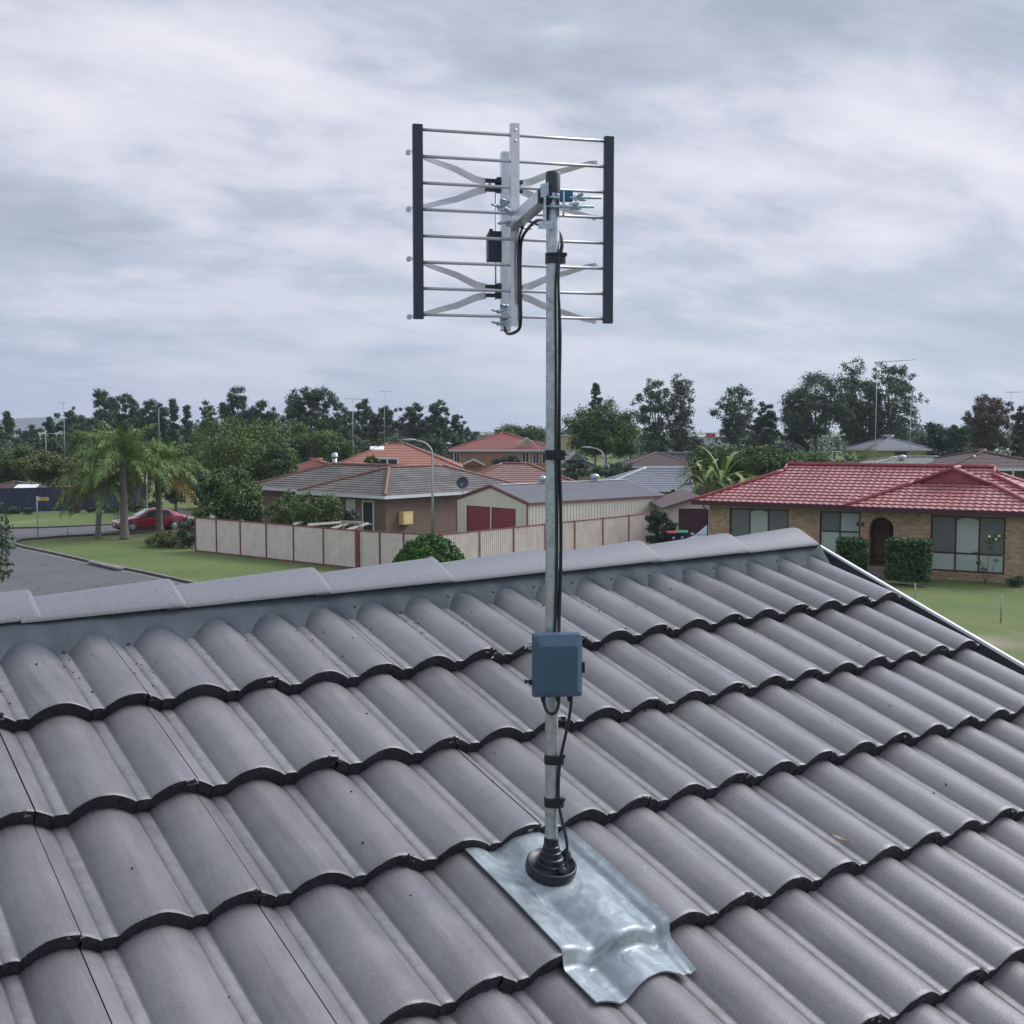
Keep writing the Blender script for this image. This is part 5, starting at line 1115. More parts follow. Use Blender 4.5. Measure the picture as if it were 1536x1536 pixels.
# ================================================================ FOLIAGE
def foliage(name, clumps, n, size, m_, parent, loc, seed, flat=.55, aspect=.6, spread=1., up=0., fz=.6):
    """clumps: (x, y, z, r) puffs of leaves; each leaf is a small tilted quad"""
    rg = np.random.default_rng(seed); C = np.array([c[:3] for c in clumps]); R = np.array([c[3] for c in clumps]); T = rg.random(len(C))
    wgt = R**2; wgt /= wgt.sum(); idx = rg.choice(len(C), n, p=wgt)
    d = rg.normal(size=(n, 3)); d /= np.linalg.norm(d, axis=1)[:, None]; rad = R[idx]*np.clip(rg.normal(.74, .34, n)*fz+.82*(1-fz), .05, 1.7)
    P = C[idx]+d*rad[:, None]*np.array([1, 1, flat+.25]); P[:, 2] = np.maximum(P[:, 2], .03-loc[2]*0)
    nr = d*1.1+rg.normal(size=(n, 3))*.75*spread+np.array([0, 0, .35+up]); nr /= np.linalg.norm(nr, axis=1)[:, None]
    a = np.cross(nr, rg.normal(size=(n, 3))); a /= np.linalg.norm(a, axis=1)[:, None]; b = np.cross(nr, a); s_ = size*rg.uniform(.6, 1.35, n)[:, None]
    V_ = np.empty((n, 4, 3)); V_[:, 0] = P-a*s_; V_[:, 1] = P-b*s_*aspect; V_[:, 2] = P+a*s_; V_[:, 3] = P+b*s_*aspect
    V_[:, 0] -= nr*s_*.25; V_[:, 2] -= nr*s_*.25
    tone = np.clip(T[idx]*.55+rg.random(n)*.45, 0, 1); me = bpy.data.meshes.new(name)
    me.vertices.add(n*4); me.vertices.foreach_set('co', V_.reshape(-1)); me.loops.add(n*4); me.loops.foreach_set('vertex_index', np.arange(n*4, dtype=np.int32))
    me.polygons.add(n); me.polygons.foreach_set('loop_start', np.arange(n, dtype=np.int32)*4)
    me.materials.append(m_); at = me.attributes.new('tone', 'FLOAT', 'POINT'); at.data.foreach_set('value', np.repeat(tone, 4)); me.update(calc_edges=True)
    o = bpy.data.objects.new(name, me); COL.objects.link(o); o.parent = parent; return o
def clumpify(blobs, k, rs, rg, sq=1.):
    """small puffs over the surfaces of the big crown lobes"""
    out_ = []
    tot = sum(b[3]*b[4] for b in blobs)
    for (x_, y_, z_, rx, rz) in blobs:
        m_ = max(3, int(k*rx*rz/tot))
        for _ in range(m_):
            d = rg.normal(size=3); d /= np.linalg.norm(d); f_ = rg.uniform(.45, .95)
            out_.append((x_+d[0]*rx*f_, y_+d[1]*rx*f_, z_+d[2]*rz*f_, rs*rg.uniform(.6, 1.35)))
    return out_
gfar = 'skyline trees'
TREEG = {'far': 'trees along the skyline'}
def tree(px, yt, wpx, D, style, lm, label, seed, name='tree', yb=None, n=None, group=None, tr='trunk', leaf=None, k=None):
    rg = np.random.default_rng(seed); Xc = xD(px, D); zt_ = zD(yt, D); Wd = wpx*D/FPX; zb_ = zD(yb, D) if yb else max(1.0, zt_*.22); H = zt_-zb_; R = Wd/2*(1.36 if group == gfar and wpx < 60 else 1.12)
    rt = empty(name, (Xc, D, 0), 0, label, 'tree', group); bl = []
    if style == 'round':
        bl.append((0, 0, zb_+H*.5, R*.72, H*.46))
        for q in range(11): an = 2*PI*q/11+rg.uniform(-.2, .2); e_ = rg.uniform(.2, .85); rr_ = R*.62*math.sqrt(max(.1, 1-(2*e_-1)**2*.8)); bl.append((rr_*math.cos(an), rr_*math.sin(an), zb_+H*e_*.92, R*rg.uniform(.30, .42), H*rg.uniform(.15, .22)))
    elif style in ('euc', 'airy'):
        nb_, r_ = (24, .42) if style == 'euc' else (28, .27)
        for q in range(nb_):
            e_ = (q+rg.uniform(.2, .8))/nb_; env = math.sqrt(max(.06, 1-(2*e_-1.05)**2*.92)); an = q*2.4+rg.uniform(-.5, .5); rr_ = R*env*rg.uniform(.25, .80)
            bl.append((rr_*math.cos(an), rr_*math.sin(an)*.7, zb_+H*(.06+.84*e_), max(R*r_, H*.085)*rg.uniform(.75, 1.25), max(H*r_*.36, H*.085)*rg.uniform(.75, 1.2)))
        bl.append((rg.uniform(-.15, .15)*R, 0, zt_-H*.10, max(R*r_, H*.1), H*.10)); bl.append((0, 0, zb_+H*.46, R*.72, H*.44) if style == 'euc' else (0, 0, zb_+H*.44, R*.55, H*.40))
    elif style == 'conifer':
        for q in range(16): e_ = q/15; bl.append((rg.uniform(-.25, .25)*R*(1-e_), rg.uniform(-.2, .2)*R, zb_+H*e_*.95, R*(1-e_*.80)*.9, H*.11))
    elif style == 'spread':
        for q in range(13): an = 2*PI*q/13; rr_ = R*rg.uniform(.2, .72); bl.append((rr_*math.cos(an), rr_*math.sin(an), zt_-H*(.22+.5*(rr_/R)**2)*rg.uniform(.8, 1.1), R*.32, H*.18))
        bl.append((0, 0, zb_+H*.4, R*.55, H*.3))
    # trunk and limbs
    tm = MB(); r0 = max(.10, H*.022); th_ = zb_+H*.35
    tm.tube([(0,0,-.1), (rg.uniform(-.1,.1)*R*.4, 0, th_*.5), (0,0,th_)], [r0*1.25, r0, r0*.75], 8)
    for b in bl[::max(1, len(bl)//10)]: m2 = V(b[0]*.45, b[1]*.45, th_+(b[2]-th_)*.55); tm.tube([(0,0,th_*.85), m2, (b[0], b[1], b[2])], [r0*.6, r0*.35, r0*.12], 5, caps=False)
    tm.build('trunk', MT[tr], rt)
    Hp = H*FPX/D; ls = leaf or max(.09, D*1.5/FPX); area = wpx*Hp; n = int(n*2.3) if n else int(min(30000, max(2200, area*3.2*(1.0 if style in ('euc',) else .85 if style == 'airy' else 1.)))); kk = k or int(50+area/(55 if style in ('euc', 'airy') else 160))
    cl = clumpify(bl, kk, max(R, H*.4)*(.17 if style in ('round', 'spread') else .125), rg)
    foliage('crown', cl, n, ls, LM[lm], rt, (0,0,0), seed, fz=1.); return rt
sd_ = 100
def T(*a, **k):
    global sd_; sd_ += 1; return tree(*a, sd_, **k)
gfar = 'skyline trees'
# left skyline
T(12, 617, 46, 150, 'conifer', 'dark', 'dark conifer at the left edge of the skyline', group=gfar)
T(48, 641, 50, 165, 'euc', 'dark', 'low dark tree below the blue hills, first right of the edge conifer', group=gfar)
T(78, 628, 34, 160, 'conifer', 'conifer', 'narrow dark tree left of the tree with the raised spire top', group=gfar)
T(105, 612, 48, 150, 'euc', 'dark', 'grey green feathery tree beside the thin antenna pole on the left', group=gfar)
T(135, 622, 50, 140, 'spread', 'dark', 'flat topped dark tree behind the left palm', group=gfar)
T(160, 586, 44, 155, 'euc', 'dark', 'tall dark gum tree, left one of the pair above the palms', group=gfar)
T(190, 591, 46, 158, 'euc', 'dark', 'tall gum tree with broad crown, right one of the pair above the palms', group=gfar)
T(224, 600, 34, 150, 'euc', 'dark', 'dark gum tree above the middle palm', group=gfar)
T(243, 606, 26, 152, 'euc', 'dark', 'short dark gum squeezed between a taller gum and the spiky conifers', group=gfar)
T(262, 604, 26, 150, 'conifer', 'conifer', 'spiky conifer on the skyline, taller of the two', group=gfar)
T(282, 613, 24, 150, 'conifer', 'conifer', 'spiky conifer on the skyline, shorter of the two', group=gfar)
T(314, 605, 22, 150, 'euc', 'dark', 'small dark treetop peeping over the broad garden tree at its left', group=gfar)
T(357, 584, 46, 140, 'euc', 'dark', 'dark gum rising behind the top of the broad garden tree', group=gfar)
T(396, 602, 58, 140, 'euc', 'dark', 'dark tree between the broad garden tree and the tallest left gum', group=gfar)
T(474, 580, 92, 135, 'euc', 'dark', 'tallest rounded gum on the left half of the skyline', group=gfar)
T(513, 616, 30, 140, 'euc', 'dark', 'small gum on the right shoulder of the rounded gum', group=gfar)
T(546, 602, 50, 150, 'euc', 'dark', 'dark gum behind the tall far antenna', group=gfar)
T(582, 608, 46, 150, 'euc', 'dark', 'dark gum left of the gap above the orange roof', group=gfar)
T(623, 603, 42, 152, 'euc', 'dark', 'dark gum above the street lamp head', group=gfar)
T(658, 602, 48, 150, 'euc', 'dark', 'dark gum with notched crown above the school hall', group=gfar)
T(686, 622, 26, 155, 'euc', 'dark', 'small outer gum ending the clump above the school hall', group=gfar)
T(702, 641, 30, 170, 'euc', 'dark', 'very low dark bush on the skyline left of the two storey roof', group=gfar)
for i_, (a, b, c_, d) in enumerate(((30, 660, 70, 125), (95, 655, 80, 128), (400, 648, 90, 118), (430, 660, 70, 110), (545, 650, 70, 128), (600, 648, 90, 132), (640, 655, 70, 135))):
    T(a, b, c_, d, 'round', 'dark', ['shadowy understorey tree left of the palms, nearer the edge', 'shadowy understorey tree behind the left palm', 'shadowy tree filling in behind the broad garden tree', 'dark tree behind the mid green round tree', 'dark tree filling in left of the orange roof', 'dark tree filling in above the orange roof', 'dark tree filling in left of the school hall'][i_], group='understorey trees', yb=712)
T(780, 636, 86, 135, 'spread', 'mid', 'broad green tree behind the two storey house', yb=690)
# middle distance, left
T(22, 664, 80, 104, 'round', 'mid', 'green tree at the left edge above the navy fence', yb=742)
T(72, 676, 96, 93, 'spread', 'olive', 'olive green tree spreading over the navy fence', yb=738)
T(136, 643, 78, 112, 'spread', 'green', 'light green layered tree behind the left palm', yb=700)
T(350, 610, 170, 92, 'round', 'garden', 'very broad rounded green garden tree left of the brown house', yb=762, n=22000, k=260)
T(422, 655, 44, 90, 'round', 'mid', 'lower right lobe tree leaning against the broad garden tree', yb=735)
T(472, 632, 84, 112, 'round', 'garden', 'mid green round tree behind the brown house', yb=712)
T(518, 658, 60, 100, 'round', 'green', 'fresh green tree behind the chimney flue', yb=712)
T(557, 682, 26, 92, 'spread', 'olive', 'small brownish tree left of the white framed dormer', yb=712)
T(345, 700, 104, 67, 'round', 'mid', 'dense dark shrub tree behind the end of the corner fence', yb=790, name='shrub_tree')
T(262, 690, 60, 86, 'round', 'dark', 'dark tree at the back of the driveway behind the palms', yb=765)
T(205, 690, 50, 96, 'round', 'dark', 'dark shady tree behind the palm trunks', yb=762)
T(302, 700, 40, 84, 'round', 'dark', 'dark leafy shrub tree at the far end of the driveway', yb=762)
# right of the mast
T(893, 576, 32, 112, 'conifer', 'dark', 'thin spire topped tree rising behind the dense green tree', group=gfar, yb=650)
T(907, 592, 112, 104, 'round', 'mid', 'dense dark green tree with pale forked trunk right of the mast', tr='trunk_pale', yb=688, n=13000)
T(985, 573, 70, 138, 'euc', 'dark', 'tall gum tree, left of the two airy gums', yb=690, n=5200)
T(1020, 563, 44, 140, 'airy', 'dark', 'tallest airy gum tree with pale gaps, right of the two', yb=690, n=3600)
T(1103, 573, 78, 138, 'airy', 'dark', 'airy gum tree standing left of the antenna gum group', yb=690, n=4300)
T(1147, 607, 60, 142, 'euc', 'dark', 'rounder gum tree between two taller gums', yb=690)
T(1196, 600, 50, 138, 'euc', 'dark', 'gum tree left flank of the large grey green crown', yb=690)
T(1222, 556, 104, 135, 'round', 'dark', 'large grey green domed gum on the right skyline', yb=680, n=9000)
T(1276, 534, 36, 140, 'airy', 'dark', 'spindly gum with sparse topmost tufts', yb=690, n=2600)
T(1298, 590, 60, 142, 'euc', 'dark', 'gum tree directly behind the tall antenna pole', yb=690)
T(1333, 545, 98, 136, 'euc', 'dark', 'big open gum crown behind the tallest far antenna', yb=676, n=8000)
T(1388, 655, 44, 150, 'euc', 'dark', 'low tree beyond the yellow brick house', group=gfar)
T(1420, 631, 66, 112, 'round', 'conifer', 'dark bushy tree right of the yellow brick house', yb=690)
T(1475, 594, 84, 118, 'euc', 'brown', 'brownish tinged gum tree near the right edge', yb=680, n=6500)
T(1534, 608, 56, 120, 'euc', 'brown', 'brownish tree cut by the right edge of the frame', yb=690)
T(1036, 654, 34, 150, 'round', 'bluegrey', 'small pale grey green tree in front of the warehouse', yb=690)
T(1090, 655, 120, 88, 'round', 'mid', 'wide green tree behind the banana plants', yb=745, n=9000)
T(1150, 668, 90, 84, 'spread', 'mid', 'green bushy tree touching the left end of the red roof', yb=735)
T(1205, 678, 80, 92, 'spread', 'green', 'light green bushy tree above the red ridge', yb=712)
T(1180, 664, 70, 108, 'round', 'bluegrey', 'grey green bush below the gum trees', yb=705)
T(1250, 690, 50, 84, 'spread', 'brown', 'rusty brown bush above the red ridge', yb=712)
T(1285, 682, 40, 96, 'round', 'mid', 'green bush left of the yellow brick house', yb=712)
T(760, 681, 46, 100, 'round', 'bluegrey', 'grey green bush in front of the two storey house', yb=706)
T(865, 690, 44, 100, 'round', 'dark', 'dark shrub tree below the small grey roofed house', yb=720)
T(916, 690, 60, 96, 'round', 'dark', 'dark shrub tree beside the second street lamp', yb=716)
T(666, 702, 40, 84, 'round', 'green', 'light green bush between orange and pink roofs', yb=735)
T(1060, 742, 70, 72, 'round', 'dark', 'dark foliage tree beneath the banana plants', yb=765)
T(1012, 735, 34, 76, 'round', 'green', 'green shrub left of the cream garage roof', yb=765)
# far continuous woodland along the horizon
rgw = np.random.default_rng(77); cl = []
for k in range(1900):
    Dq = rgw.uniform(230, 380); pxq = rgw.uniform(-1300, 2800)
    top = (628 if pxq < 660 and not 15 < pxq < 100 else 640)+5*math.sin(pxq/37)+4*math.sin(pxq/91+1)
    if 690 < pxq < 740 or 1000 < pxq < 1085 or 20 < pxq < 95: top += 12
    ht = zD(top+rgw.uniform(0, 12), Dq); r_ = rgw.uniform(1.6, 3.6)
    for zz in np.arange(1., max(1.5, ht), 2.6): cl.append((xD(pxq, Dq)+rgw.uniform(-2, 2), Dq, min(zz, ht-r_*.6), r_))
wd = foliage('distant_woodland', cl, 80000, .55, LM['dark'], None, (0,0,0), 55); tag(wd, 'continuous dark band of far trees along the horizon', 'woodland', None, 'stuff')
# shrubs
def shrub(px, yt, wpx, py_base, lm, label, name='shrub', D=None, n=None, leaf=None, box=None, flat=.55, cat='shrub', dome=False, seed=0, group=None, rs=None, up=0.):
    if D is None: D = gz(px, py_base)[1]
    rg = np.random.default_rng(seed+int(px)); Wd = wpx*D/FPX; zt_ = zD(yt, D); zb_ = max(0., zD(py_base, D)); rt = empty(name, (xD(px, D), D, zb_), 0, label, cat, group); H = zt_-zb_; R = Wd/2
    if box:   # clipped hedge block: leaves over a box surface
        dpt, ang = box; cl = []; rt.rotation_euler = (0,0,ang); L = Wd/math.cos(ang)-dpt*abs(math.tan(ang))
        for _ in range(520):
            f_ = rg.integers(0, 4); a, b, c_ = rg.uniform(-.5, .5), rg.uniform(-.5, .5), rg.uniform(.04, .96)
            if f_ == 0: b = -.5
            elif f_ == 1: c_ = .97
            elif f_ == 2: a = rg.choice((-.5, .5))
            cl.append((a*(L-.2), b*(dpt-.2), c_*H, .16))
        n = n or 13000; cr_ = MB(); cr_.box((-L/2+.22, -dpt/2+.2, .05), (L/2-.22, dpt/2-.2, H-.2)); cr_.build('hedge_core', LM['hedge'], rt)  # solid dark core box added to close the gaps between leaves
    elif dome:
        cl = []
        for _ in range(330): an = rg.uniform(0, 2*PI); e_ = math.acos(rg.uniform(0, 1)); cl.append((R*.9*math.sin(e_)*math.cos(an), R*.9*math.sin(e_)*math.sin(an), H*.93*math.cos(e_)**.9, R*.10))
        n = n or 9000
    else:
        bl = [(0, 0, H*.5, R*.75, H*.42)]+[(R*.55*math.cos(q), R*.5*math.sin(q), H*rg.uniform(.35, .75), R*.42, H*.25) for q in np.arange(7)*.9]
        bl += [(0, 0, H*.22, R*.8, H*.2), (R*.4, 0, H*.2, R*.45, H*.18), (-R*.4, 0, H*.2, R*.45, H*.18)]
        cl = clumpify(bl, 60, rs or max(R, H*.5)*.2, rg); n = n or int(min(7000, max(700, wpx*H*FPX/D*1.4)))
    if not dome or True:
        cm = MB(); 
        for q in range(5): an = q*1.3; cm.tube([(0,0,0), (R*.3*math.cos(an), R*.3*math.sin(an), H*.5), (R*.5*math.cos(an), R*.5*math.sin(an), H*.8)], [.04, .025, .01], 5, caps=False)
        cm.build('stems', MT['trunk'], rt)
    foliage('leaves', cl, n, leaf or max(.05, D*2.0/FPX), LM[lm], rt, (0,0,0), int(px)+seed, up=up); return rt
shrub(644, 800, 128, 888, 'bright', 'bright green clipped dome bush rising behind our ridge tiles', D=46, dome=True, name='dome_bush', leaf=.055, n=20000)
RAh = RA
hxl = shrub(1281, 810, 50, 862, 'hedge', 'small dark clipped hedge block left of the arched porch', D=49.6, box=(.8, RA), name='hedge', cat='hedge', leaf=.06, group='clipped hedges by the porch')
hxr = shrub(1366, 811, 70, 873, 'hedge', 'larger dark clipped hedge block right of the arched porch', D=47.7, box=(.9, RA), name='hedge', cat='hedge', leaf=.06, n=17000, group='clipped hedges by the porch')
shrub(478, 736, 100, 800, 'mid', 'big leafy garden shrub behind the corner fence', D=63, n=6000)
shrub(430, 738, 70, 792, 'mid', 'leafy shrub left of the big garden shrub', D=65, n=3600)
shrub(520, 756, 42, 800, 'bluegrey', 'pale flowering bush beside the white window frames', D=64)
shrub(250, 795, 66, 820, 'olive', 'low olive bushes spilling onto the verge beside the car', D=None, flat=.4)
shrub(282, 775, 36, 822, 'dark', 'dark green bush at the left end of the corner fence')
shrub(279, 776, 28, 800, 'bluegrey', 'silvery bush behind the small signboard', D=70)
shrub(992, 760, 42, 822, 'conifer', 'upright dark conifer shrub at the right end of the side fence', D=62, name='conifer_shrub', n=5200)
shrub(1528, 865, 34, 880, 'hedge', 'small round shrub against the tan brick wall at the right edge', D=47.2)
for i_, (px_, pt_2, w_, pb) in enumerate(((20, 758, 22, 770), (42, 762, 16, 771), (110, 757, 24, 769), (165, 757, 34, 768), (200, 752, 34, 766), (228, 752, 30, 764), (135, 762, 14, 768))):
    shrub(px_, pt_2, w_, pb, 'bluegrey' if i_ in (1, 2) else 'dark', ['dark shrub near the left end of the navy fence', 'small pale plant by the navy fence corner', 'pale rounded plant below the navy fence', 'dark low plants below the navy fence behind the left palm', 'dark shrub by the navy fence behind the middle palm trunk', 'dark shrub where the navy fence meets the driveway', 'tiny dark plant between two fence shrubs'][i_], group='plants along the navy fence', D=gz(px_, pb)[1]-.6)
# tall rose in front of the big window
rs_ = gz(1478, 876); rs = empty('rose_bush', rs_, 0, 'leggy rose bush with cream blooms in front of the large brown window', 'rose bush'); x = MB()
for a, b in (((0,0,0), (.1,-.1,1.9)), ((0,0,0), (-.45,0,1.3)), ((0,0,0), (.4,0,1.0)), ((.08,-.1,1.5), (.42,0,2.0)), ((0,0,.6), (-.3,0,.95))): x.tube([a, ((a[0]+b[0])/2+.05, 0, (a[2]+b[2])/2), b], [.018, .014, .008], 5)
x.build('stem', MT['trunk'], rs)
foliage('leaves', [(.1,-.1,1.85,.22), (.42,0,1.95,.2), (-.45,0,1.3,.12), (.4,0,1.0,.12), (-.3,0,.9,.15), (-.1,0,.6,.16), (.2,0,1.5,.1)], 260, .055, LM['mid'], rs, (0,0,0), 5)
x = MB()
for p in ((.02,-.2,2.02), (.45,-.15,2.03), (.3,-.2,1.9)): x.lathe([(0, -.04), (.05, -.02), (.065, .03), (.04, .06), (0, .05)], p, (.1,-.6,.7), 9)
x.build('blooms', mat('cream_petals', (.75,.72,.42), .6), rs)
# ================================================================ PALMS AND BANANA
def frond(mb, mbt, base, az, el, L, droop, nl, ll, w_, tone, twist=0.):
    """arched midrib with two rows of hanging leaflets; mbt collects the tone values"""
    pts = []; d = V(math.cos(az)*math.cos(el), math.sin(az)*math.cos(el), math.sin(el)); p = V(*base); st = L/12
    for k in range(13):
        pts.append(p.copy()); p = p+d*st; d = d+V(0,0,-droop*(.4+k/12)); d /= np.linalg.norm(d)
    n0 = len(mb.v); mb.tube(pts, [.035*(1-k/14) for k in range(13)], 4, 1, caps=False); mbt.extend([.5]*(len(mb.v)-n0))
    for k in range(nl):
        f_ = .12+.88*k/nl; q = f_*12; i = min(int(q), 11); c_ = pts[i]+(pts[i+1]-pts[i])*(q-i); tg = pts[i+1]-pts[i]; tg /= np.linalg.norm(tg)
        sdv = np.cross(tg, V(0,0,1)); sdv /= (np.linalg.norm(sdv)+1e-9); lk = ll*math.sin(PI*(.12+.86*f_)**.8)*rnd.uniform(.8, 1.15)
        for sg in (-1, 1):
            up_ = np.cross(sdv, tg); q_ = rnd.uniform(-.9, .9); o1 = (sdv*sg*math.cos(q_)+up_*math.sin(q_))*.75+tg*.6; o1 /= np.linalg.norm(o1); m_ = c_+o1*lk*.5; e_ = m_+(o1*.7+V(0,0,-.75))*lk*.5; wv = tg*w_
            n0 = len(mb.v); mb.add([c_-wv, c_+wv, m_+wv*.9, m_-wv*.9, e_+V(rnd.uniform(-.08, .08), rnd.uniform(-.08, .08), 0)], [(0,1,2,3), (3,2,4)], 0); mbt.extend([min(1, max(0, tone+rnd.uniform(-.3, .3)))]*5)
def palm(px_, py_, yt_trunk, Lf, label, seed, lean=0., old=(), nf=24, dead=(), tr_=.24):
    global rnd
    rnd = random.Random(seed); b = gz(px_, py_); rt = empty('palm_tree', b, 0, label, 'palm tree', 'feather palms on the verge'); H = zD(yt_trunk, b[1]); x = MB(); pr = []
    k_ = 26; pts = [(lean*(q/k_)**1.5, 0, H*q/k_) for q in range(k_+1)]; x.tube(pts, [tr_*(1.25-.3*min(1, q/4)-.15*q/k_)+.012*(q % 2) for q in range(k_+1)], 10); x.tube([(lean, 0, H), (lean, 0, H+.55)], [tr_*.9, .10], 8); x.build('trunk', MT['palm_trunk'], rt)
    cr = (lean, 0, H+.4)
    grp = {'palm': [], 'palm_old': [], 'dead_frond': []}
    for q in range(nf): grp['palm'].append((2*PI*q*.382*1.0+rnd.uniform(-.3, .3), 1.40-1.5*(q/nf)**.95+rnd.uniform(-.12, .12), Lf*rnd.uniform(.8, 1.08)*(.62+.38*min(1, q/nf*1.8)), .13+.06*q/nf))
    for az, el in old: grp['palm_old'].append((az, el, Lf*.95, .15))
    for az, el in dead: grp['dead_frond'].append((az, el, Lf*.85, .17))
    for nm, fl_ in grp.items():
        for (az, el, L, dr) in fl_:
            x = MB(); tn = []; frond(x, tn, cr, az, el, L, dr, 50 if nm != 'dead_frond' else 22, L*.25, .027, .6 if nm == 'palm' else .4)
            x.build('frond', [LM[nm], LM[nm]], rt, None, {'tone': tn})
    return rt
palm(147, 807, 742, 3.3, 'short slender feather palm with yellowing lower fronds, left of three', 21, .25, old=((PI*.97, .25), (PI*1.1, .05), (PI*.9, -.25)), nf=26, tr_=.17, dead=((.3, -.9),))
palm(187, 809, 700, 3.9, 'tallest feather palm with the thickest trunk in the middle', 22, 0., nf=38, dead=((PI*1.02, -.75), (PI*.2, -1.0)))
palm(240, 801, 714, 3.7, 'feather palm standing in front of the red car', 23, -.1, old=((.2, -.3), (-.2, -.45)), nf=34, tr_=.21, dead=((.0, .1), (PI*.95, -1.1)))
rnd = random.Random(99)
# small palm above the red ridge
pl = empty('garden_palm', (xD(1290, 88), 88, 0), 0, 'small dark palm crown showing above the red tiled ridge', 'palm tree'); x = MB(); Hh = zD(705, 88); x.tube([(0,0,0), (0,0,Hh)], [.25, .2], 8); x.build('trunk', MT['palm_trunk'], pl)
for q in range(22):
    x = MB(); tn = []; frond(x, tn, (0,0,Hh), 2*PI*q*.382, 1.3-1.4*(q/22), 2.4, .16, 18, .7, .035, .35); x.build('frond', [LM['palm'], LM['palm']], pl, None, {'tone': tn})
# banana clump: broad arching leaves
def banana(px_, D, yb, label, seed, nf=11, L=2.6):
    rg = random.Random(seed); rt = empty('banana_plant', (xD(px_, D), D, 0), 0, label, 'banana plant', 'banana plants behind the red roofed house'); zt_ = zD(yb, D); x = MB(); x.tube([(0,0,0), (.05,0,zt_*.6), (0,0,zt_)], [.16, .13, .08], 8); x.build('stem', LM['green'], rt)
    for q in range(nf):
        az = 2*PI*q*.382+rg.uniform(-.2, .2); el = rg.uniform(.5, 1.35); d = V(math.cos(az)*math.cos(el), math.sin(az)*math.cos(el), math.sin(el)); p = V(0,0,zt_-.1); P = []
        for k in range(11): P.append(p.copy()); p = p+d*L/10; d = d+V(0,0,-.13-.02*k); d /= np.linalg.norm(d)
        sdv = np.cross(V(math.cos(az), math.sin(az), 0), V(0,0,1)); rows = []
        for k, p in enumerate(P): wl_ = .17*math.sin(PI*min(1, (k+.3)/10.3))**.6*(1 if k > 1 else .15); rows.append([p+sdv*wl_+V(0,0,wl_*.35), p, p-sdv*wl_+V(0,0,wl_*.35)])
        x = MB(); x.grid(rows, 0, True); tn = [rg.uniform(.35, .95)]*33; x.build('leaf', LM['palm'], rt, None, {'tone': tn})
    return rt
banana(1083, 73, 722, 'banana plant with the longest pale arching leaves, middle of the clump', 31, 17, 3.3)
banana(1062, 74, 732, 'banana plant on the left side of the clump', 32, 13, 2.8)
banana(1106, 74, 738, 'banana plant nearest the red roof corner', 33, 13, 2.6)
# tree branch reaching in at the left edge (close to us)
et = empty('roadside_tree', (-15.8, 27.5, 0), 0, 'dark leafy small tree cut off by the left edge in front of the road', 'tree'); x = MB(); x.tube([(0,0,0), (.3,0,2.), (.8,.0,3.2)], [.16, .12, .07], 8)
cl = []; rg = np.random.default_rng(3)
for (px_, py_, r_) in ((-8, 775, .35), (5, 790, .22), (-12, 815, .5), (8, 812, .24), (14, 820, .16), (2, 838, .25), (-20, 850, .4), (4, 862, .18), (12, 858, .12), (-60, 800, .9), (-70, 850, .8), (-50, 760, .6), (-110, 800, 1.0), (-2, 758, .12), (13, 846, .1)):
    p = atY(px_, py_, 27.5+rg.uniform(-.4, .4))-V(-15.8, 27.5, 0); cl.append((*p, r_)); x.tube([(.8,0,3.2), ((p[0]+.8)/2, p[1]/2, (p[2]+3.4)/2), p], [.05, .03, .012], 5, caps=False)
x.build('trunk', MT['trunk'], et); foliage('crown', cl, 5200, .062, LM['dark'], et, (0,0,0), 8, aspect=.38)
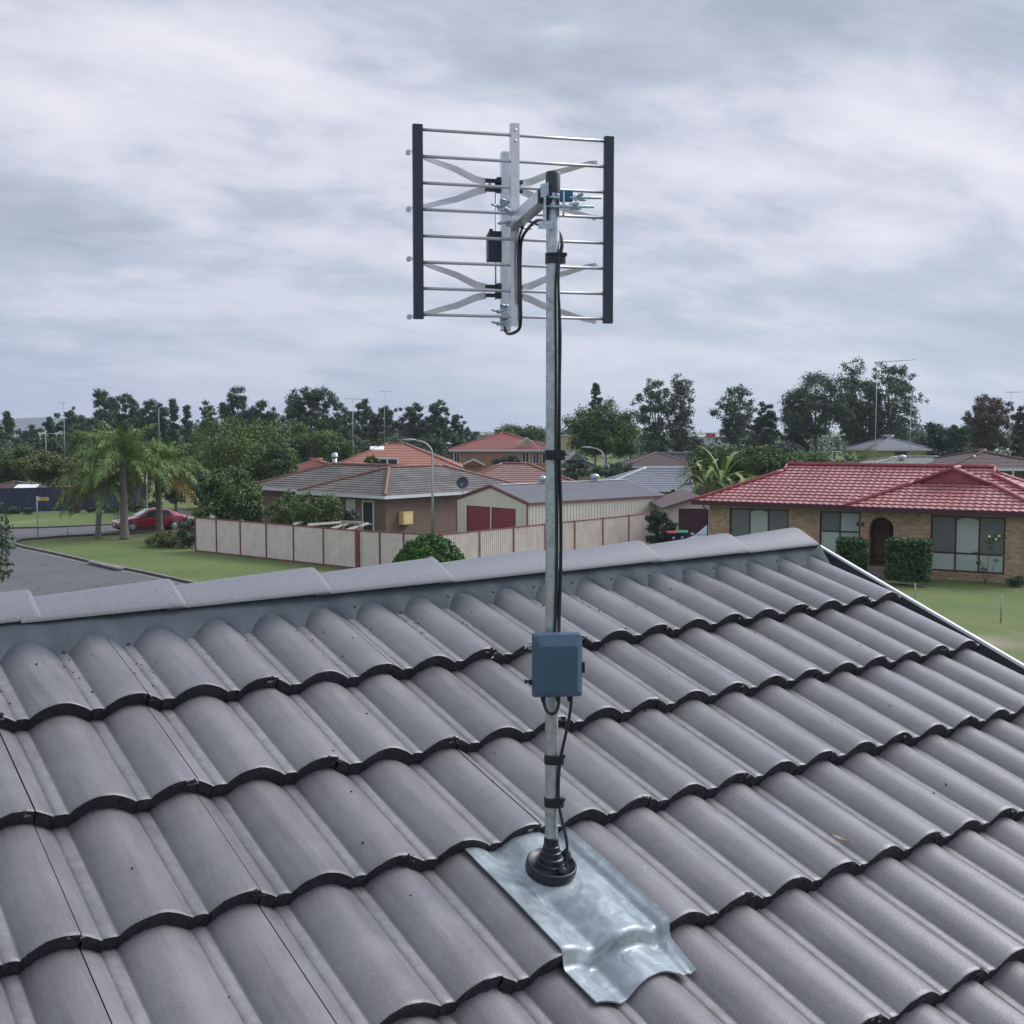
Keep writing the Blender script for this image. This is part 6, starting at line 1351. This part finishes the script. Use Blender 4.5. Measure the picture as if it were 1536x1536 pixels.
# ================================================================ CAR
def car(name, loc, ang, paint, label, group=None):
    rt = empty(name, loc, ang, label, 'car', group); L, Wc = 4.5, 1.74
    # cross sections from nose (x=-L/2) to tail: x, bottom z, shoulder z, roof z, shoulder half width, roof half width
    S_ = [(-2.25,.32,.58,.60,.62,.55),(-2.18,.24,.66,.68,.74,.62),(-2.0,.20,.72,.75,.80,.64),(-1.6,.20,.80,.84,.85,.66),(-1.1,.20,.87,.93,.87,.66),(-.85,.20,.89,.98,.87,.66),(-.45,.20,.90,1.22,.87,.62),(-.10,.20,.91,1.40,.87,.58),(.25,.20,.91,1.455,.87,.57),(.75,.20,.92,1.45,.87,.57),(1.15,.20,.93,1.36,.86,.58),(1.55,.20,.95,1.20,.85,.60),(1.85,.22,.96,1.04,.83,.62),(2.08,.26,.94,.98,.78,.60),(2.22,.34,.80,.84,.68,.55),(2.25,.42,.70,.72,.60,.50)]
    rows = []
    for (x_, zb_, zs_, zr_, ws, wr) in S_:
        half = [(ws*.86, zb_), (ws*.98, zb_+.10), (ws*1.0, (zb_+zs_)*.5), (ws*.985, zs_-.04), (ws*.95, zs_), (wr+(ws-wr)*.22, zs_+(zr_-zs_)*.72) , (wr, zs_+(zr_-zs_)*.90), (wr*.8, zr_-.005), (0, zr_+.015)]
        rows.append([(x_, y_, z_) for y_, z_ in half]+[(x_, -y_, z_) for y_, z_ in half[-2::-1]])
    x = MB(); n_ = len(rows[0]); o_ = x.add([p for r in rows for p in r], [], 0)
    for i in range(len(rows)-1):
        for j in range(n_-1):
            g_ = 0
            x.f.append([i*n_+j, i*n_+j+1, (i+1)*n_+j+1, (i+1)*n_+j]); x.m.append(g_); x.sm.append(True)
    x.f.append([(len(rows)-1)*n_+j for j in range(n_)]); x.m.append(0); x.sm.append(False); x.f.append([j for j in range(n_)][::-1]); x.m.append(0); x.sm.append(False)
    x.build('body', paint, rt)
    def glass_q(pts, nm='window'):
        x = MB(); x.add(pts, [tuple(range(len(pts)))], 0); x.prism([V(*p) for p in pts], np.cross(V(*pts[1])-V(*pts[0]), V(*pts[2])-V(*pts[0]))/max(1e-6, np.linalg.norm(np.cross(V(*pts[1])-V(*pts[0]), V(*pts[2])-V(*pts[0]))))*.012); return x.build(nm, MT['glass'], rt)
    def pt(i, j, e_=.012):
        p = V(*rows[i][j]); return p
    for s_ in (1, -1):
        for (xa, xb, xc, xd) in ((-.78, .28, .28, -.12), (.34, 1.25, 1.0, .34)):
            def sec(xx):
                for i in range(len(S_)-1):
                    if S_[i][0] <= xx <= S_[i+1][0]: f_ = (xx-S_[i][0])/(S_[i+1][0]-S_[i][0]); return [S_[i][k]*(1-f_)+S_[i+1][k]*f_ for k in range(6)]
            def lo_p(xx): q = sec(xx); return (xx, s_*(q[4]*.95+.008-(q[4]-q[5])*.04), q[2]+.03)
            def hi_p(xx): q = sec(xx); return (xx, s_*(q[5]+(q[4]-q[5])*.18+.015), q[2]+(q[3]-q[2])*.80)
            x = MB(); pl_ = [lo_p(xa), lo_p(xb), hi_p(xc), hi_p(xd)]; x.prism(pl_, (0, s_*.012, 0)); x.build('side_window', MT['glass'], rt)
    ws_ = [(-.95, .60), (-.14, .50)]
    x = MB(); x.prism([(-.90, .62, .985), (-.90, -.62, .985), (-.12, -.52, 1.405), (-.12, .52, 1.405)], (-.012, 0, .022)); x.build('windscreen', MT['windscreen'] if 'windscreen' in MT else MT['glass'], rt)
    x = MB(); x.prism([(1.22, .52, 1.335), (1.22, -.52, 1.335), (1.80, -.58, 1.065), (1.80, .58, 1.065)], (.012, 0, .022)); x.build('rear_window', MT['glass'], rt)
    for xw in (-1.40, 1.30):
        for s_ in (-1, 1):
            x = MB(); x.lathe([(.18, -.10), (.31, -.10), (.325, -.06), (.325, .06), (.31, .095), (.22, .10)], (xw, s_*.79, .325), (0, s_, 0), 22); wl_ = x.build('wheel', MT['black'], rt)
            x = MB(); x.lathe([(.22, .07), (.215, .085), (.05, .10), (0, .10)], (xw, s_*.79, .325), (0, s_, 0), 16)
            x.build('rim', MT['pole'], wl_)
            x = MB(); x.lathe([(.36, -.015), (.37, .010), (.35, .02)], (xw, s_*.865, .33), (0, s_, 0), 22); x.build('wheel_arch', MT['black'], rt)
    for s_ in (-1, 1):
        x = MB(); x.obox((-2.12, s_*.58, .64), ((.09, s_*-.03, .01), (.02, .16, 0), (0,0,.07))); x.build('headlight', MT['white'], rt, bevel=.02)
        x = MB(); x.obox((2.17, s_*.60, .80), ((.05,0,0), (0,.12,0), (0,0,.07))); x.build('tail_light', MT['sign_red'], rt, bevel=.02)
        x = MB(); x.obox((-.72, s_*.98, .98), ((.05,0,0), (0,.09,0), (0,0,.06))); x.build('wing_mirror', paint, rt, bevel=.02)
    x = MB(); x.box((-2.27, -.45, .33), (-2.16, .45, .47)); x.build('grille', MT['black'], rt); x = MB(); x.box((-2.285, -.19, .40), (-2.272, .19, .50)); x.build('number_plate', MT['white'], rt)
    x = MB(); x.box((-2.0, -.70, .14), (2.0, .70, .24)); x.build('underbody', MT['black'], rt)
    return rt
MT['windscreen'] = mat('windscreen_glass', (.30,.36,.40), .08)
cpnt = mat('dark_red_car_paint', (.22,.012,.022), .22, .2); cpnt.node_tree.nodes['Principled BSDF'].inputs['Coat Weight'].default_value = .6
cl_loc = gz(222, 797); cang = math.atan2(d2[1], d2[0])
car('parked_car', (cl_loc[0], cl_loc[1]+.5, .01), cang, cpnt, 'dark red hatchback parked on the side road behind the palms')
car('silver_car', (xD(1075, 60.2), 60.2, .012), RA+PI/2-.25, mat('silver_car_paint', (.50,.54,.58), .3, .5), 'silver blue car mostly hidden below our ridge beside the red roofed house')
# ================================================================ STREET FURNITURE
def lamp(px_, pyb, pyt, D, label, arm, pxh, seed=0, base_z=0.):
    b = V(xD(px_, D), D, 0); rt = empty('street_lamp', b, 0, label, 'street lamp', 'curved street lamps'); zt_ = zD(pyt, D); a = xD(pxh, D)-b[0]; x = MB()
    pts = [(0,0,0), (0,0,zt_*.5), (0,0,zt_-abs(a)*.75)]+[(a*(1-math.cos(q*PI/2/7)), 0, zt_-abs(a)*.75+abs(a)*.75*math.sin(q*PI/2/7)) for q in range(1, 8)]
    x.tube(pts, [.085, .07]+[.055]*1+[.045]*7, 8); x.build('pole', MT['pole'], rt); sg = 1 if a > 0 else -1
    x = MB(); rows = []
    for k, (u_, w_, h_) in enumerate(((-.12, .05, .04), (.0, .09, .07), (.25, .14, .10), (.55, .13, .08), (.75, .05, .03))): rows.append([(a+sg*u_, w_*math.cos(q*2*PI/10), zt_+.02+h_*math.sin(q*2*PI/10)*(1 if math.sin(q*2*PI/10) > 0 else .5)) for q in range(11)])
    x.grid(rows, 0, True); x.build('lamp_head', MT['pole'], rt); return rt
lamp(648.5, 797, 661, 66, 'tall street lamp rising behind the cream shed with its arm curving left', 1, 622)
lamp(907, 745, 672, 96, 'street lamp right of the mast in front of the forked trunk tree', 1, 885)
lp_ = gz(219, 795); rt = empty('lamp_post', (xD(219.5, 76), 76, 0), 0, 'slim post behind the red car, pale in its middle', 'lamp post'); x = MB(); x.tube([(0,0,0), (0,0,2.1)], .05, 8); x.build('lower_pole', MT['timber'], rt); x = MB(); x.tube([(0,0,2.1), (0,0,4.2)], .045, 8); x.build('upper_pole', MT['white2'], rt)
rt = empty('street_light_pole', (xD(240, 100), 100, 0), 0, 'far pale street light pole above the palms', 'street lamp'); zt_ = zD(612, 100); x = MB(); x.tube([(0,0,0), (0,0,zt_-.2), (.1,0,zt_), (.5,0,zt_+.05)], [.07, .05, .04, .03], 8); x.build('pole', MT['pole'], rt); x = MB(); x.lathe([(0,-.06), (.16,-.03), (.2,.03), (0,.08)], (.7,0,zt_+.05), (1,0,.1), 10); x.build('lamp_head', MT['pole'], rt)
# street name sign: pale first part, amber blade
sb = gz(57, 808); sb[2] = 0; rt = empty('street_sign', sb, 0, 'amber street name blade on a thin grey pole at the road corner', 'street sign'); D = sb[1]; z0_, z1_ = zD(751.5, D), zD(746, D); x = MB(); x.tube([(0,0,0), (0,0,z1_+.05)], .035, 8); x.build('pole', MT['pole'], rt)
wS = xD(75.5, D)-xD(57.5, D); x = MB(); x.box((.03, -.015, z0_), (wS, .015, z1_)); bl_ = x.build('sign_blade', MT['sign_yellow'], rt); x = MB(); x.box((.02, -.022, z0_-.01), (.16, .022, z1_+.01)); x.box((wS-.09, -.022, z0_+.01), (wS-.03, .022, z1_-.01)); x.build('bracket', MT['white2'], bl_)
x = MB()
hS = z1_-z0_
for k, w_ in enumerate((.05, .04, .055, .03, .05, .045, .05)): x.box((.20+k*.065, -.0185, z0_+hS*.42), (.20+k*.065+w_, -.0155, z0_+hS*.62))
# ghosted strokes of the unreadable street name
x.build('lettering', mat('worn_lettering', (.38,.22,.07), .6), bl_)
# low marker post
mp = gz(100, 806); rt = empty('marker_post', (mp[0], mp[1], 0), 0, 'short dark marker post on the verge by the side road', 'post'); x = MB(); x.tube([(0,0,0), (.02,0,.30)], .05, 8); x.tube([(.06,0,.02), (.09,0,.62)], .025, 6); x.build('post', MT['timber'], rt)
# small two-board sign on a stake
sg_ = gz(261, 817.5); rt = empty('garden_sign', (sg_[0], sg_[1], 0), 0, 'small brown and cream two board sign on a stake beside the bushes', 'sign'); D = sg_[1]; x = MB(); x.tube([(0,0,0), (0,0,zD(794, D))], .022, 6); x.build('stake', MT['white2'], rt)
x = MB(); x.box((-.07, -.03, zD(796.5, D)), (.38, -.005, zD(792.5, D))); x.build('upper_board', MT['tile_pink'], rt); x = MB(); x.box((-.07, -.03, zD(799.5, D)), (.25, -.005, zD(796.8, D))); x.build('lower_board', MT['cream'], rt)
# wheelie bins
def bin_(px_, D, lid, label, ang):
    rt = empty('wheelie_bin', (xD(px_, D), D, .012), ang, label, 'bin', 'wheelie bins by the garage'); x = MB(); r0_ = [(-.24,-.26,.08), (.24,-.26,.08), (.24,.26,.08), (-.24,.26,.08)]; r1_ = [(-.29,-.34,.95), (.29,-.34,.95), (.29,.36,.95), (-.29,.36,.95)]
    x.add(r0_+r1_, [(0,3,2,1), (4,5,6,7), (0,1,5,4), (1,2,6,5), (2,3,7,6), (3,0,4,7)]); x.build('bin_body', MT['rubber'], rt, bevel=.02)
    x = MB(); x.prism([(-.31,-.38,.955), (-.31,.38,.955), (-.31,.38,1.03), (-.31,.1,1.07), (-.31,-.36,1.0)], (.62,0,0)); x.build('lid', lid, rt, bevel=.015)
    for s_ in (-1, 1): x = MB(); x.lathe([(0,-.03), (.10,-.03), (.10,.03), (0,.03)], (s_*.25, .30, .10), (1,0,0), 14); x.build('wheel', MT['black'], rt)
    x = MB(); x.obox((0, -.335, .72), ((.07,0,0), (0,.006,0), (0,0,.05))); x.build('badge', MT['white2'], rt)
bin_(1007.5, 61.3, mat('red_lid', (.25,.02,.02), .5), 'dark wheelie bin with a red lid beside the conifer shrub', .3)
bin_(1024, 61.6, mat('green_lid', (.02,.20,.12), .5), 'dark wheelie bin with a green lid in front of the maroon door', -.1)
# ================================================================ FAR TELEVISION ANTENNAS
def far_ant(px_, pyt, pyb, D, boom, label, ang=0., bar=6, tilt=0.):
    zt_, z0_ = zD(pyt, D), zD(pyb, D); rt = empty('roof_antenna', (xD(px_, D), D, z0_), ang, label, 'antenna', 'far television antennas'); h_ = zt_-z0_; x = MB(); r_ = max(.022, D*.42/FPX)
    x.tube([(0,0,0), (0,0,h_)], r_, 6); x.build('mast_pole', MT['pole'], rt); x = MB(); a, b = boom; a, b = a*D/FPX, b*D/FPX
    x.tube([(a,0,h_-.05+a*tilt), (b,0,h_-.05+b*tilt)], r_*.8, 6); x.build('antenna_boom', MT['pole'], rt)
    for k in range(bar): p = a+(b-a)*(k+.5)/bar; x = MB(); x.tube([(p,-.5,h_-.05+p*tilt), (p,.5,h_-.05+p*tilt)], r_*.45, 4); x.build('rod', MT['pole'], rt)
far_ant(530, 598, 705, 74, (-13, 25), 'grey antenna with short wide boom over the brown house')
far_ant(577.5, 587, 668, 97, (-9, 11), 'thin antenna on a tall pole above the orange roof')
far_ant(1312, 543.5, 704, 58, (0, 56), 'tallest far antenna with a long boom pointing right', tilt=.07)
far_ant(1364, 601, 690, 86, (-26, 16), 'faint antenna between the tallest one and the yellow brick house', tilt=.05)
far_ant(1513, 588, 678, 82, (-8, 13), 'thin antenna pole above the verandah house')
far_ant(98, 604, 730, 99, (-7, 6), 'faint thin antenna pole at the far left')
far_ant(70, 650, 728, 99, (-6, 20), 'low antenna among the trees at the far left')
far_ant(1248, 677, 706, 80, (-22, 14), 'low wide antenna just above the red ridge')
# ================================================================ HAZE
x = MB(); x.box((-2700, -320, -1.), (2700, 3200, 62)); hz_o = x.build('haze', []); tag(hz_o, kind='stuff')
hm = bpy.data.materials.new('haze_air'); hm.use_nodes = True; n_ = hm.node_tree; n_.nodes.clear(); oo = n_.nodes.new('ShaderNodeOutputMaterial'); pv = n_.nodes.new('ShaderNodeVolumePrincipled')
pv.inputs['Color'].default_value = (.80,.87,1.,1); pv.inputs['Density'].default_value = .00022; pv.inputs['Anisotropy'].default_value = .1; n_.links.new(pv.outputs[0], oo.inputs['Volume']); hz_o.data.materials.append(hm)
